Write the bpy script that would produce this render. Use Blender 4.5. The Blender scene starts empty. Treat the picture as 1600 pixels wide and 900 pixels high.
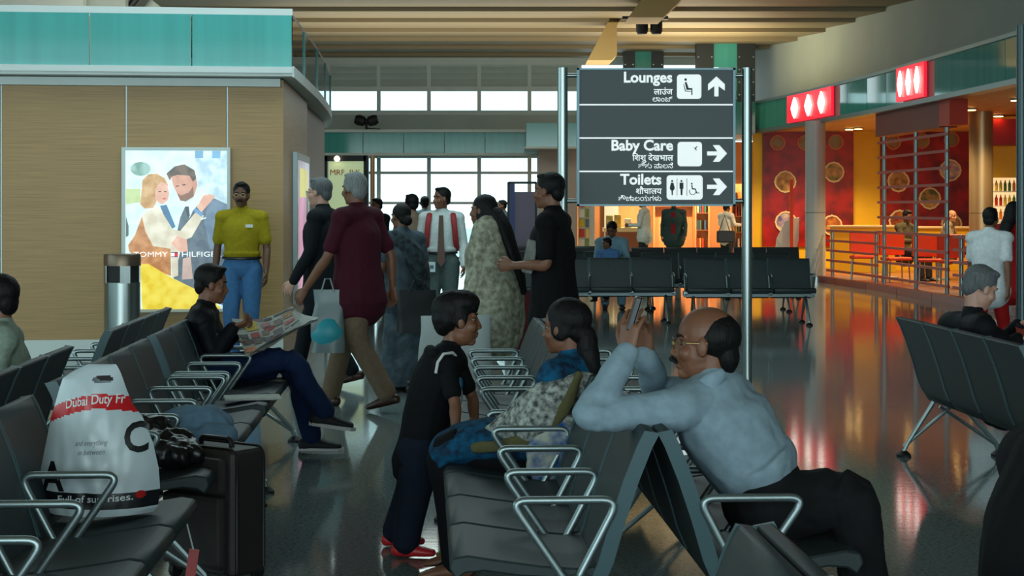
import bpy, bmesh, math, random
from mathutils import Vector, Matrix, noise, Quaternion
random.seed(4)
S = bpy.context.scene
COL = S.collection
PI = math.pi
F, HY, EYE = 2700.0, 325.0, 1.5
# ---------------------------------------------------------------- camera, world, lights, exposure
cd = bpy.data.cameras.new('camera'); cam = bpy.data.objects.new('camera', cd); COL.objects.link(cam)
cam.location = (0, 0, EYE); cam.rotation_euler = (PI/2, 0, 0)
cd.sensor_width = 36; cd.lens = 36*F/1600; cd.shift_y = -125/1600
cd.clip_end = 300; cd.clip_start = 0.05
S.camera = cam
w = bpy.data.worlds.new('overcast_sky'); S.world = w; w.use_nodes = True
bg = w.node_tree.nodes['Background']; bg.inputs[0].default_value = (0.80, 0.96, 1.0, 1); bg.inputs[1].default_value = 2.6
S.view_settings.view_transform = 'Standard'; S.view_settings.look = 'None'
S.view_settings.exposure = 0.0; S.view_settings.gamma = 1; S.view_settings.use_curve_mapping = False
S.cycles.use_denoising = True
S.cycles.max_bounces = 6; S.cycles.diffuse_bounces = 3; S.cycles.glossy_bounces = 3
S.cycles.sample_clamp_indirect = 4
def area(name, loc, rot, sx, sy, energy, color=(1, 1, 1)):
    l = bpy.data.lights.new(name, 'AREA'); l.shape = 'RECTANGLE'; l.size = sx; l.size_y = sy
    l.energy = energy; l.color = color
    o = bpy.data.objects.new(name, l); COL.objects.link(o); o.location = loc; o.rotation_euler = rot
    return o
# daylight entering through the glazed front of the hall behind the camera
area('daylight_front_glazing', (-2, -9.5, 2.9), (PI/2, 0, 0), 20, 4.2, 720, (0.70, 0.95, 1.0))
# unseen cool fill added on the left; the wall there has no opening
area('added_side_fill', (-11.4, 8, 2.9), (PI/2, 0, -PI/2), 14, 4.0, 330, (0.66, 0.95, 1.0))
# unseen area lamps, added to brighten the hall and lift its dark ceiling
area('added_fill_far', (-3.5, 32.0, 5.3), (0, 0, 0), 8, 5, 480, (0.80, 0.97, 0.95))
area('added_uplight_hall', (-.5, 36.5, 3.7), (PI, 0, 0), 9, 5, 250, (1.0, 0.95, 0.74))  # added upward fill for the ceiling, out of view
area('added_uplight_columns', (4.2, 38.5, 4.0), (PI, 0, 0), 2.5, 3, 130, (1.0, 0.88, 0.55))
area('added_uplight_kiosk', (-4.6, 23.0, 3.4), (PI, 0, 0), 4, 6, 150, (1.0, 0.97, 0.82))
area('added_fill_middle', (-1.5, 15.5, 5.3), (0, 0, 0), 7, 5, 260, (0.72, 0.96, 1.0))  # added downward fill over the middle of the hall

# ---------------------------------------------------------------- helpers
def lin(r, g, b):
    f = lambda c: (c/255/12.92) if c/255 <= 0.04045 else ((c/255+0.055)/1.055)**2.4
    return (f(r), f(g), f(b), 1)
MATS = {}
def mat(name, col, rough=0.5, metal=0.0, var=0.0, scale=8.0, bump=0.0, stretch=(1, 1, 1), emit=0.0, spec=0.5, detail=4.0, col2=None):
    """procedural principled material: base colour with noise variation and fine relief"""
    if name in MATS: return MATS[name]
    m = bpy.data.materials.new(name); m.use_nodes = True; MATS[name] = m
    nt = m.node_tree; p = nt.nodes['Principled BSDF']
    c = lin(*col)
    p.inputs['Base Color'].default_value = c; p.inputs['Roughness'].default_value = rough
    p.inputs['Metallic'].default_value = metal; p.inputs['Specular IOR Level'].default_value = spec
    if var or bump or col2:
        tc = nt.nodes.new('ShaderNodeTexCoord'); mp = nt.nodes.new('ShaderNodeMapping'); nz = nt.nodes.new('ShaderNodeTexNoise')
        mp.inputs['Scale'].default_value = stretch
        nz.inputs['Scale'].default_value = scale; nz.inputs['Detail'].default_value = detail
        nt.links.new(tc.outputs['Object'], mp.inputs[0]); nt.links.new(mp.outputs[0], nz.inputs['Vector'])
        if var or col2:
            r = nt.nodes.new('ShaderNodeValToRGB')
            if col2: a, b = c, lin(*col2)
            else: a = tuple(x*(1-var) for x in c[:3])+(1,); b = tuple(min(1, x*(1+var)) for x in c[:3])+(1,)
            r.color_ramp.elements[0].position = 0.35; r.color_ramp.elements[1].position = 0.65
            r.color_ramp.elements[0].color = a; r.color_ramp.elements[1].color = b
            nt.links.new(nz.outputs[0], r.inputs[0]); nt.links.new(r.outputs[0], p.inputs['Base Color'])
        if bump:
            bn = nt.nodes.new('ShaderNodeBump'); bn.inputs['Strength'].default_value = bump; bn.inputs['Distance'].default_value = 0.01
            nt.links.new(nz.outputs[0], bn.inputs['Height']); nt.links.new(bn.outputs[0], p.inputs['Normal'])
    if emit:
        p.inputs['Emission Color'].default_value = c; p.inputs['Emission Strength'].default_value = emit
    return m
def glassmat(name, tint, trans=0.85, rough=0.02):
    if name in MATS: return MATS[name]
    m = bpy.data.materials.new(name); m.use_nodes = True; MATS[name] = m
    nt = m.node_tree; nt.nodes.clear()
    o = nt.nodes.new('ShaderNodeOutputMaterial'); t = nt.nodes.new('ShaderNodeBsdfTransparent'); g = nt.nodes.new('ShaderNodeBsdfGlossy')
    fr = nt.nodes.new('ShaderNodeFresnel'); mx = nt.nodes.new('ShaderNodeMixShader')
    c = lin(*tint); t.inputs[0].default_value = tuple(x*trans for x in c[:3])+(1,); g.inputs['Roughness'].default_value = rough
    nt.links.new(fr.outputs[0], mx.inputs[0]); nt.links.new(t.outputs[0], mx.inputs[1]); nt.links.new(g.outputs[0], mx.inputs[2])
    nt.links.new(mx.outputs[0], o.inputs[0]); return m
def W(px, py, Y):
    return Vector(((px-800)*Y/F, Y, EYE-(py-HY)*Y/F))
def GX(px, Y): return (px-800)*Y/F

def new_obj(name, me, m=None, parent=None, loc=None, rz=None):
    o = bpy.data.objects.new(name, me); COL.objects.link(o)
    if m is not None and me is not None and len(me.materials) == 0: me.materials.append(m)
    if parent is not None: o.parent = parent
    if loc is not None: o.location = loc
    if rz is not None: o.rotation_euler = (0, 0, rz)
    return o
def tag(o, label, cat, group=None, kind=None):
    o['label'] = label
    if cat: o['category'] = cat
    if group: o['group'] = group
    if kind: o['kind'] = kind
    return o
def empty(name, loc=(0, 0, 0), rz=0):
    o = bpy.data.objects.new(name, None); COL.objects.link(o); o.location = loc; o.rotation_euler = (0, 0, rz)
    o.empty_display_size = 0.1
    return o
class MB:
    def __init__(s): s.v = []; s.f = []
    def add(s, vs, fs):
        b = len(s.v); s.v += [tuple(v) for v in vs]; s.f += [tuple(i+b for i in f) for f in fs]; return s
    def box(s, c, d, rz=0, M=None):
        x, y, z = d[0]/2, d[1]/2, d[2]/2
        vs = [Vector((i*x, j*y, k*z)) for k in (-1, 1) for j in (-1, 1) for i in (-1, 1)]
        R = M or Matrix.Rotation(rz, 4, 'Z')
        vs = [(R @ v)+Vector(c) for v in vs]
        return s.add(vs, [(0, 2, 3, 1), (4, 5, 7, 6), (0, 1, 5, 4), (2, 6, 7, 3), (0, 4, 6, 2), (1, 3, 7, 5)])
    def span(s, a, b):
        a, b = Vector(a), Vector(b); return s.box((a+b)/2, [abs(q) for q in (b-a)])
    def tube(s, pts, r, seg=8, closed=False, caps=True):
        pts = [Vector(p) for p in pts]; n = len(pts); rs = r if isinstance(r, (list, tuple)) else [r]*n
        up = None; rings = []
        for i, p in enumerate(pts):
            a = pts[(i-1) % n] if (closed or i) else p; b = pts[(i+1) % n] if (closed or i < n-1) else p
            t = (b-a).normalized()
            if up is None:
                up = Vector((0, 0, 1)) if abs(t.z) < 0.9 else Vector((1, 0, 0))
            u = (up - t*up.dot(t))
            u = u.normalized() if u.length > 1e-5 else t.orthogonal().normalized()
            up = u; q = t.cross(u)
            rings.append([p+(u*math.cos(2*PI*k/seg)+q*math.sin(2*PI*k/seg))*rs[i] for k in range(seg)])
        vs = [v for R in rings for v in R]; fs = []
        for i in range(n if closed else n-1):
            j = (i+1) % n
            for k in range(seg):
                l = (k+1) % seg; fs.append((i*seg+k, i*seg+l, j*seg+l, j*seg+k))
        if caps and not closed:
            fs.append(tuple(range(seg))[::-1]); fs.append(tuple((n-1)*seg+k for k in range(seg)))
        return s.add(vs, fs)
    def lathe(s, prof, c=(0, 0, 0), seg=20):
        vs = []; fs = []; n = len(prof)
        for (r, z) in prof:
            for k in range(seg):
                a = 2*PI*k/seg; vs.append((c[0]+r*math.cos(a), c[1]+r*math.sin(a), c[2]+z))
        for i in range(n-1):
            for k in range(seg):
                l = (k+1) % seg; fs.append((i*seg+k, i*seg+l, (i+1)*seg+l, (i+1)*seg+k))
        fs.append(tuple(range(seg))[::-1]); fs.append(tuple((n-1)*seg+k for k in range(seg)))
        return s.add(vs, fs)
    def prism(s, poly, h, fn):
        """poly 2-D outline; fn(u, v, t) -> 3-D point; t = 0 and h are the two faces"""
        n = len(poly)
        vs = [fn(u, v, 0) for u, v in poly]+[fn(u, v, h) for u, v in poly]
        fs = [tuple(range(n))[::-1], tuple(range(n, 2*n))]+[(i, (i+1) % n, (i+1) % n+n, i+n) for i in range(n)]
        return s.add(vs, fs)
    def mesh(s, name, smooth=False, bevel=0, seg=1):
        me = bpy.data.meshes.new(name); me.from_pydata([tuple(v) for v in s.v], [], s.f); me.update()
        bm = bmesh.new(); bm.from_mesh(me)
        bmesh.ops.recalc_face_normals(bm, faces=bm.faces)
        if bevel:
            es = [e for e in bm.edges if len(e.link_faces) == 2 and e.calc_face_angle(0) > 0.5]
            bmesh.ops.bevel(bm, geom=es, offset=bevel, segments=seg, affect='EDGES', profile=0.6)
        if smooth:
            for f in bm.faces: f.smooth = True
            for e in bm.edges:
                if len(e.link_faces) == 2 and e.calc_face_angle(0) > 0.7: e.smooth = False
        bm.to_mesh(me); bm.free(); return me
    def build(s, name, m, parent=None, smooth=False, bevel=0, loc=None, rz=None, seg=1):
        return new_obj(name, s.mesh(name, smooth, bevel, seg), m, parent, loc, rz)
def struct(o): o['kind'] = 'structure'; return o
def rounded(pts, r, n=5):
    """round the corners of a 3-D polyline"""
    pts = [Vector(p) for p in pts]; out = [pts[0]]
    for i in range(1, len(pts)-1):
        a, b, c = pts[i-1], pts[i], pts[i+1]
        d1 = (a-b); d2 = (c-b); q = min(r, d1.length*0.45, d2.length*0.45)
        p1 = b+d1.normalized()*q; p2 = b+d2.normalized()*q
        for k in range(n+1):
            t = k/n; out.append(p1*(1-t)**2+b*2*t*(1-t)+p2*t*t)
    out.append(pts[-1]); return out
def text_mesh(s, size, extrude=0.002, align='LEFT'):
    c = bpy.data.curves.new('lettering', 'FONT'); c.body = s; c.size = size; c.extrude = extrude; c.align_x = align; c.resolution_u = 3
    o = bpy.data.objects.new('lettering', c); COL.objects.link(o)
    bpy.context.view_layer.update()
    dg = bpy.context.evaluated_depsgraph_get(); me = bpy.data.meshes.new_from_object(o.evaluated_get(dg))
    bpy.data.objects.remove(o); return me
def copy_tree(o, parent=None):
    c = o.copy(); COL.objects.link(c)
    if parent is not None: c.parent = parent
    for ch in o.children: copy_tree(ch, c)
    return c
def xform(me, M):
    me.transform(M); me.update(); return me
# ---------------------------------------------------------------- materials
def floor_mat():
    m = bpy.data.materials.new('polished_granite'); m.use_nodes = True; nt = m.node_tree; p = nt.nodes['Principled BSDF']
    tc = nt.nodes.new('ShaderNodeTexCoord'); n1 = nt.nodes.new('ShaderNodeTexNoise'); n1.inputs['Scale'].default_value = 55; n1.inputs['Detail'].default_value = 8
    mp = nt.nodes.new('ShaderNodeMapping'); mp.inputs['Scale'].default_value = (2.2, 22, 1)
    n2 = nt.nodes.new('ShaderNodeTexNoise'); n2.inputs['Scale'].default_value = 1.6; n2.inputs['Detail'].default_value = 5
    r = nt.nodes.new('ShaderNodeValToRGB'); r.color_ramp.elements[0].position = .3; r.color_ramp.elements[1].position = .72
    r.color_ramp.elements[0].color = lin(86, 98, 97); r.color_ramp.elements[1].color = lin(136, 148, 145)
    L = nt.links
    L.new(tc.outputs['Object'], n1.inputs[0]); L.new(tc.outputs['Object'], mp.inputs[0]); L.new(mp.outputs[0], n2.inputs[0])
    L.new(n1.outputs[0], r.inputs[0]); L.new(r.outputs[0], p.inputs['Base Color'])
    b = nt.nodes.new('ShaderNodeBump'); b.inputs['Strength'].default_value = .02; b.inputs['Distance'].default_value = .01
    L.new(n2.outputs[0], b.inputs['Height']); L.new(b.outputs[0], p.inputs['Normal'])
    rr = nt.nodes.new('ShaderNodeMapRange'); rr.inputs[3].default_value = .04; rr.inputs[4].default_value = .11; p.inputs['Specular IOR Level'].default_value = .22
    L.new(n2.outputs[0], rr.inputs[0]); L.new(rr.outputs[0], p.inputs['Roughness'])
    return m
M_FLOOR = floor_mat()
M_WOOD = mat('bamboo_veneer', (162, 128, 78), .42, var=.16, scale=3, stretch=(.6, .6, 42), bump=.03)
M_WOODD = mat('brown_veneer', (120, 88, 52), .45, var=.16, scale=3, stretch=(.6, .6, 42))
M_WHITE = mat('white_paint', (205, 214, 210), .5, var=.03, scale=2)
M_PALE = mat('pale_plaster', (176, 186, 180), .7, var=.04, scale=1)
M_TEAL = mat('teal_back_painted_glass', (74, 162, 156), .06, var=.07, scale=1.2, stretch=(6, 6, .2), spec=.35)
M_TEALD = mat('deep_teal_glass', (56, 128, 124), .08, spec=.6)
M_STEEL = mat('brushed_steel', (150, 160, 158), .28, 1.0, var=.06, scale=4, stretch=(30, 30, .5))
M_ALU = mat('satin_aluminium', (150, 166, 168), .38, .85)
M_SEAT = mat('seat_polymer', (42, 54, 56), .55, var=.08, scale=40, bump=.03)
M_EDGE = mat('seat_edge_trim', (52, 84, 90), .4)
M_BEAM = mat('grey_powder_coat', (118, 134, 136), .4, .5)
M_BLACK = mat('black_rubber', (16, 17, 18), .6)
M_CEIL = mat('ceiling_board', (140, 124, 96), .6, var=.06, scale=1.5, stretch=(.3, 4, 1))
M_BEAMY = mat('ceiling_soffit_cream', (190, 158, 98), .6)
M_DARKM = mat('dark_metal', (44, 48, 50), .45, .3)
M_GLASS = glassmat('clear_glass', (235, 250, 250), .95)
M_GLASST = glassmat('tinted_balustrade_glass', (150, 190, 185), .8)
M_RED = mat('red_lacquer', (168, 28, 24), .3, var=.1, scale=3)
M_YEL = mat('yellow_paint', (226, 178, 20), .5, var=.03, scale=2)
M_MURAL = mat('dark_red_mural', (96, 8, 12), .28, col2=(168, 24, 18), scale=2.6, detail=6)
M_ORANGE = mat('orange_upholstery', (214, 66, 22), .5)
M_PEACH = mat('peach_laminate', (222, 150, 92), .5, var=.05, scale=2)
M_LAMP = mat('lit_downlight', (255, 206, 120), .5, emit=14)
M_KERB = mat('red_stone_kerb', (126, 44, 44), .35, var=.08, scale=14)
M_CREAM = mat('cream_print', (222, 200, 150), .5)

# ---------------------------------------------------------------- the hall: floor, ceiling, outer walls
struct(MB().span((-14, -10, -.2), (15, 46.2, 0)).build('floor', M_FLOOR))['label'] = 'dark polished granite hall floor'
struct(MB().span((-60, 46.2, -.25), (60, 130, -.05)).build('ground', mat('apron_concrete', (190, 196, 196), .8, var=.06, scale=.2)))['label'] = 'pale concrete apron outside the far windows'
ceil = struct(MB().span((-14, -10, 5.62), (15, 46.2, 5.8)).build('ceiling', M_CEIL)); ceil['label'] = 'beige slatted hall ceiling'
# long sloping ceiling boards, each one a piece
bd = MB(); bd.prism([(0, 0), (1.995, .085), (1.995, .25), (0, .25)], 29, lambda u, v, t: (t-14, u, v))
me = bd.mesh('ceiling_board')
for i in range(18):
    o = new_obj('ceiling_board', me, M_CEIL, ceil, (0, 10+i*2.0, 5.37)); o['kind'] = 'structure'
struct(MB().span((-14.2, -10, 0), (-14, 46, 5.62)).build('wall_left', M_PALE))['label'] = 'pale outer wall on the left of the hall'
struct(MB().span((15, -10, 0), (15.2, 46, 5.62)).build('wall_right', M_PALE))['label'] = 'pale outer wall on the right of the hall'

# cream soffit ribs under the ceiling left of the steel columns
for i, (poly, Y, dp) in enumerate(((((918, 94), (956, 94), (964, 86), (964, 40), (972, 25), (955, 25)), 36, 1.2), (((982, 27), (1036, 27), (1075, -10), (1075, -40), (1030, -40)), 32, 1.2))):
    r = MB(); r.prism(poly, dp, lambda u, v, t: (GX(u, Y), t, EYE-(v-HY)*Y/F))
    o = struct(r.build('trim_%d' % (i+1), M_BEAMY, None, loc=(0, Y, 0))); o['label'] = ('nearer', 'further')[1-i]+' cream slanting roof rib above the direction sign'

# ---------------------------------------------------------------- far window wall
YW = 45.0
def zy(py, Y): return EYE-(py-HY)*Y/F
win = empty('window_1', (0, YW, 0)); struct(win); win['label'] = 'tall glazed far wall with white mullions'
X0 = -3.47; PT = 1.308; kx = range(-8, 5)
zs = [zy(345, YW)-.9, 1.63, 2.417, 2.83]; zu = [4.03, 4.58]
for k in kx:
    x = X0+k*PT
    MB().span((x-.05, -.06, 0), (x+.05, .06, 5.37)).build('mullion', M_WHITE, win)
for z in (.2, 1.63, 2.417, 2.86, 3.98, 4.6, 5.3):
    h = .035 if z < 2.8 else .06
    MB().span((X0-8*PT, -.05, z-h), (X0+4*PT, .05, z+h)).build('transom', M_WHITE, win)
pm = {}
for k in list(kx)[:-1]:
    for a, b in ((.2, 1.63), (1.63, 2.417), (2.417, 2.86), (3.98, 4.6)):
        key = (a, b)
        if key not in pm: pm[key] = MB().span((.05, -.012, a+.04), (PT-.05, .012, b-.04)).mesh('pane')
        new_obj('pane', pm[key], M_GLASS, win, (X0+k*PT, 0, 0))
    for j in range(4):
        MB().box((X0+(k+.5)*PT, -.02, 4.74+j*.165), (PT-.1, .03, .2), M=Matrix.Rotation(.35, 4, 'X')).build('louvre', M_PALE, win)
MB().span((X0-8*PT, -.1, 2.92), (X0+4*PT, .1, 3.92)).build('spandrel', M_PALE, win); MB().span((X0-8*PT-6, -.1, 5.22), (X0+4*PT+10, .1, 5.62)).build('head_beam', M_WHITE, win)
# teal glass fascia with ledges running in front of the window wall
fz = empty('trim_3', (0, 43.4, 0)); struct(fz); fz['label'] = 'teal glass fascia band below the upper windows'
zt, zb = zy(207, 43.4), zy(239, 43.4)
x0, x1 = GX(440, 43.4), GX(885, 43.4); n = 7
pme = MB().span((.008, 0, zb), ((x1-x0)/n-.008, .06, zt)).mesh('glass_panel')
for i in range(n): new_obj('glass_panel', pme, M_TEAL, fz, (x0+i*(x1-x0)/n, 0, 0))
MB().span((x0, -.12, zt), (x1, .6, zt+.07)).build('upper_ledge', M_WHITE, fz)
MB().span((x0, -.12, zb-.07), (x1, .6, zb)).build('lower_ledge', M_WHITE, fz)
MB().span((x0, .1, zb-.1), (x1, 1.2, zb-.06)).build('soffit', M_PALE, fz)
# twin floodlight on the ledge
fl = empty('twin_floodlight', (GX(572, 43.1), 43.2, zt+.07)); tag(fl, 'black twin floodlight on the ledge above the teal fascia', 'floodlight')
MB().tube([(0, 0, 0), (0, 0, .18)], .03).build('stand', M_BLACK, fl)
for s in (-1, 1):
    MB().lathe([(.06, -.14), (.12, -.1), (.14, .05), (.1, .14)], seg=14).build('lamp_head', M_BLACK, fl, True, loc=(s*.15, 0, .22)).rotation_euler = (0, s*1.3, 0)
MB().tube([(.0, 0, .03), (.35, -.05, .005)], .012, 6).build('cable', M_BLACK, fl)

# ---------------------------------------------------------------- timber kiosk on the left
ang = math.atan(.12)
kio = empty('wall_kiosk', (-2.29, 17.3, 0), ang); struct(kio); kio['label'] = 'bamboo clad kiosk wall with white base and seams'
MB().span((-8, .04, 0), (0, .25, 2.78)).build('core', M_WOODD, kio)
edges = [-8, -6.95, -5.95, -4.95, -3.85, -2.75, -1.544, -.554, 0.0]
for a, b in zip(edges, edges[1:]):
    MB().span((a+.008, 0, .2), (b-(.008 if b < 0 else 0), .05, 2.71)).build('panel', M_WOOD, kio, bevel=.004)
for b in edges[1:-1]: MB().span((b-.007, .02, .2), (b+.007, .045, 2.71)).build('seam_strip', M_ALU, kio)
struct(MB().span((-8, -.03, 0), (0, .06, .2)).build('baseboard_kiosk', M_WHITE, kio))
MB().span((-8, -.05, 2.71), (-.03, .2, 2.79)).build('cornice', M_WHITE, kio)
# return wall of the kiosk, going back from the corner
def wall_seg(name, p, q, z0, z1, m, parent=None, th=.12):
    p, q = Vector((p[0], p[1], 0)), Vector((q[0], q[1], 0)); d = q-p; nrm = Vector((-d.y, d.x, 0)).normalized()*th
    b = MB(); b.prism([(0, 0), (1, 0)], 0, lambda u, v, t: (0, 0, 0)) if False else None
    c = [p, q, q+nrm, p+nrm]
    b.add([(v.x, v.y, z0) for v in c]+[(v.x, v.y, z1) for v in c], [(0, 1, 2, 3), (4, 5, 6, 7), (0, 1, 5, 4), (1, 2, 6, 5), (2, 3, 7, 6), (3, 0, 4, 7)])
    return b.build(name, m, parent)
c1 = (-2.29, 17.3); c2 = (GX(480, 20.8), 20.8); c3 = (GX(483, 21.4)-.06, 21.4); c4 = (GX(507, 26), 26)
struct(wall_seg('wall_kiosk_return', c1, c2, 0, 2.78, M_WOOD))['label'] = 'bamboo clad return wall of the kiosk'
struct(wall_seg('wall_kiosk_rear', c3, c4, 0, 2.78, M_WOODD))['label'] = 'darker brown rear wall of the kiosk under the balcony'
# roof slab with a curved end and a glass balustrade
slab_curve = [(GX(457, 17.05), 17.05), (GX(475, 18.5), 18.5), (GX(495, 20.5), 20.5), (GX(508, 22.5), 22.5), (GX(516, 24.5), 24.5), (GX(517, 26), 26), (GX(510, 28), 28), (-4.4, 29)]
kr = empty('trim_4', (0, 0, 0)); struct(kr); kr['label'] = 'kiosk roof slab with teal glass parapet and curved end'
fl0 = (-8.0, 17.05+.12*(-8.0+2.166))
sl = MB(); sl.prism([fl0]+slab_curve+[(-8, 29)], .09, lambda u, v, t: (u, v, 2.80+t)); sl.build('roof_slab', M_WHITE, kr)
def strip(path, z0, z1, th):
    b = MB()
    for p, q in zip(path, path[1:]):
        p, q = Vector((*p, 0)), Vector((*q, 0)); d = (q-p); nn = Vector((-d.y, d.x, 0)).normalized()*th
        c = [p, q, q+nn, p+nn]
        b.add([(v.x, v.y, z0) for v in c]+[(v.x, v.y, z1) for v in c], [(0, 1, 2, 3), (4, 5, 6, 7), (0, 1, 5, 4), (1, 2, 6, 5), (2, 3, 7, 6), (3, 0, 4, 7)])
    return b
c0 = slab_curve[0]
for i in range(6):
    a, b = i/6, (i+1)/6
    pa = (fl0[0]+(c0[0]-fl0[0])*a+.006, fl0[1]+(c0[1]-fl0[1])*a); pb = (fl0[0]+(c0[0]-fl0[0])*b-.006, fl0[1]+(c0[1]-fl0[1])*b)
    strip([pa, pb], 2.89, 3.40, .03).build('parapet_glass', M_TEAL, kr)
strip([fl0, c0], 3.40, 3.465, .08).build('top_rail', M_WHITE, kr)
strip([fl0, c0], 2.83, 2.89, -.02).build('slab_edge', M_WHITE, kr)
strip(slab_curve[:7], 2.85, 3.38, .02).build('curved_glass', M_GLASST, kr, True)
strip(slab_curve[:7], 3.38, 3.41, .04).build('curved_rail', M_DARKM, kr)
strip(slab_curve[:7], 2.79, 2.90, -.015).build('curved_edge', M_WHITE, kr)
for i in (1, 2, 3, 4): MB().span((slab_curve[i][0]-.015, slab_curve[i][1]-.04, 2.88), (slab_curve[i][0]+.015, slab_curve[i][1]+.04, 3.38)).build('glass_post', M_TEALD, kr)
# white plant room wall rising behind the kiosk roof
struct(MB().span((-12, 26, 2.9), (GX(130, 26), 26.2, 5.5)).build('wall_upper', M_WHITE))['label'] = 'white upper wall behind the kiosk parapet'
struct(MB().span((GX(130, 26.4), 26.4, 2.9), (GX(196, 26.4), 26.6, 5.5)).build('wall_upper_grey', M_PALE))['label'] = 'grey upper wall beside the white one'
du = empty('roof_duct', (GX(214, 27), 27, 2.9)); tag(du, 'grey duct and dark bracket rising behind the kiosk parapet', 'duct')
MB().tube([(.1, 0, 0), (.1, 0, 1.55), (.3, 0, 1.8)], .12, 14).build('pipe', M_PALE, du, True)
MB().tube([(-.25, 0, 0), (-.22, 0, 1.6), (.0, 0, 1.9)], .06, 8).build('bracket', M_DARKM, du)

# ---------------------------------------------------------------- pale block left of the sign, with teal fascia
bk = empty('wall_shop_block', (0, 0, 0)); struct(bk); bk['label'] = 'beige shop block with teal fascia left of the hanging sign'
Yb = 40.0
MB().span((GX(842, Yb), Yb, 0), (GX(902, Yb), Yb+3, 2.9)).build('side_wall', mat('beige_plaster', (168, 150, 138), .7), bk)
MB().span((GX(822, Yb), Yb-.8, zy(231, Yb)), (GX(902, Yb), Yb+3, zy(195, Yb))).build('teal_fascia', M_TEALD, bk)
MB().span((GX(822, Yb)-.03, Yb-.85, zy(234, Yb)), (GX(902, Yb), Yb+3, zy(231, Yb))).build('fascia_edge', M_PALE, bk)

# steel and teal columns rising behind the sign
for i, (a, b, c, d, Y) in enumerate(((974, 992, 1018, 1037, 47.4), (1088, 1115, 1152, 1180, 45.2))):
    e = empty('steel_column', (0, Y-4, 0)); tag(e, ('narrower' if i == 0 else 'wider')+' dark steel column with teal glass centre behind the sign', 'column')
    Y2 = Y-4
    MB().span((GX(a, Y2), 0, 3.4), (GX(b, Y2), .3, 5.6)).build('steel_flange', M_DARKM, e)
    MB().span((GX(c, Y2), 0, 3.4), (GX(d, Y2), .3, 5.6)).build('steel_flange', M_DARKM, e)
    for j in range(3): MB().span((GX(b, Y2), .05, 3.4+j*.73), (GX(c, Y2), .2, 3.4+j*.73+.715)).build('teal_panel', M_TEAL, e)
    for x in (a+3, b-3, c+3, d-3):
        for z in (4.2, 4.5, 4.8, 5.1): MB().lathe([(.02, 0), (.02, .02)], seg=6).build('bolt', M_ALU, e, loc=(GX(x, Y2), -.01, z)).rotation_euler = (PI/2, 0, 0)
sp = empty('track_spotlights', (GX(1008, 34), 34, zy(28, 34))); tag(sp, 'pair of black spotlights under the cream soffit above the sign', 'spotlights')
MB().box((0, 0, 0), (.9, .12, .06)).build('bracket', M_DARKM, sp); MB().tube([(0, 0, 0), (0, 0, 5.6-sp.location.z)], .03, 8).build('drop_rod', M_DARKM, sp)
for s in (-1, 1): MB().lathe([(.09, -.3), (.12, -.24), (.12, -.04), (.07, 0)], seg=14).build('lamp_head', M_BLACK, sp, True, loc=(s*.14+.08, 0, -.02))
# ---------------------------------------------------------------- restaurant on the right: curved front
CURVE = [(4.6, 46), (5.2, 43), (5.8, 39.5), (6.25, 36), (6.65, 32), (6.9, 28), (7.1, 24), (7.3, 20), (7.45, 16)]
def cx(Y):
    for (xa, ya), (xb, yb) in zip(CURVE, CURVE[1:]):
        if ya >= Y >= yb: return xa+(xb-xa)*(ya-Y)/(ya-yb)
    return CURVE[-1][0]
def cY(px):      # depth at which the curved front is met by a line of sight
    lo, hi = 16.0, 46.0
    for _ in range(40):
        m_ = (lo+hi)/2
        if 800+F*cx(m_)/m_ > px: lo = m_
        else: hi = m_
    return lo
def cpath(Ya, Yb, n, off=0.0):
    return [(cx(Ya+(Yb-Ya)*i/n)+off, Ya+(Yb-Ya)*i/n) for i in range(n+1)]
rf = empty('trim_5'); struct(rf); rf['label'] = 'curved teal glass fascia of the restaurant'
ys = [46-i*1.25 for i in range(25)]
for a, b in zip(ys, ys[1:]):
    strip(cpath(a-.01, b+.01, 1), 3.32, 3.92, .06).build('glass_panel', M_TEAL, rf)
strip(cpath(46, 16, 24, -.04), 3.24, 3.32, .25).build('lower_edge', M_ALU, rf)
strip(cpath(46, 16, 24, -.04), 3.92, 3.98, .25).build('upper_edge', M_ALU, rf)
strip(cpath(46, 16, 24, .9), 3.9, 5.45, .1).build('bulkhead', M_PALE, rf)
so = MB(); so.prism(cpath(46, 16, 24, .1)+[(14.9, 16), (14.9, 46)], .08, lambda u, v, t: (u, v, 3.28+t))
struct(so.build('ceiling_restaurant', mat('warm_soffit_boards', (196, 158, 96), .45, var=.12, scale=2, stretch=(9, .4, 1))))['label'] = 'timber soffit over the restaurant'
kb = empty('trim_6'); struct(kb); kb['label'] = 'red stone kerb along the restaurant front'
kys = [44-i*2 for i in range(15)]
for a, b in zip(kys, kys[1:]): strip(cpath(a-.01, b+.01, 2, -.1), 0, .12, .55).build('kerb_stone', M_KERB, kb)
fi = MB(); fi.prism(cpath(44, 16, 14, .4)+[(14.9, 16), (14.9, 44)], .1, lambda u, v, t: (u, v, .005+t))
struct(fi.build('floor_restaurant', mat('terracotta_floor', (150, 92, 50), .3, var=.08, scale=5)))['label'] = 'raised warm floor of the restaurant'
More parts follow.
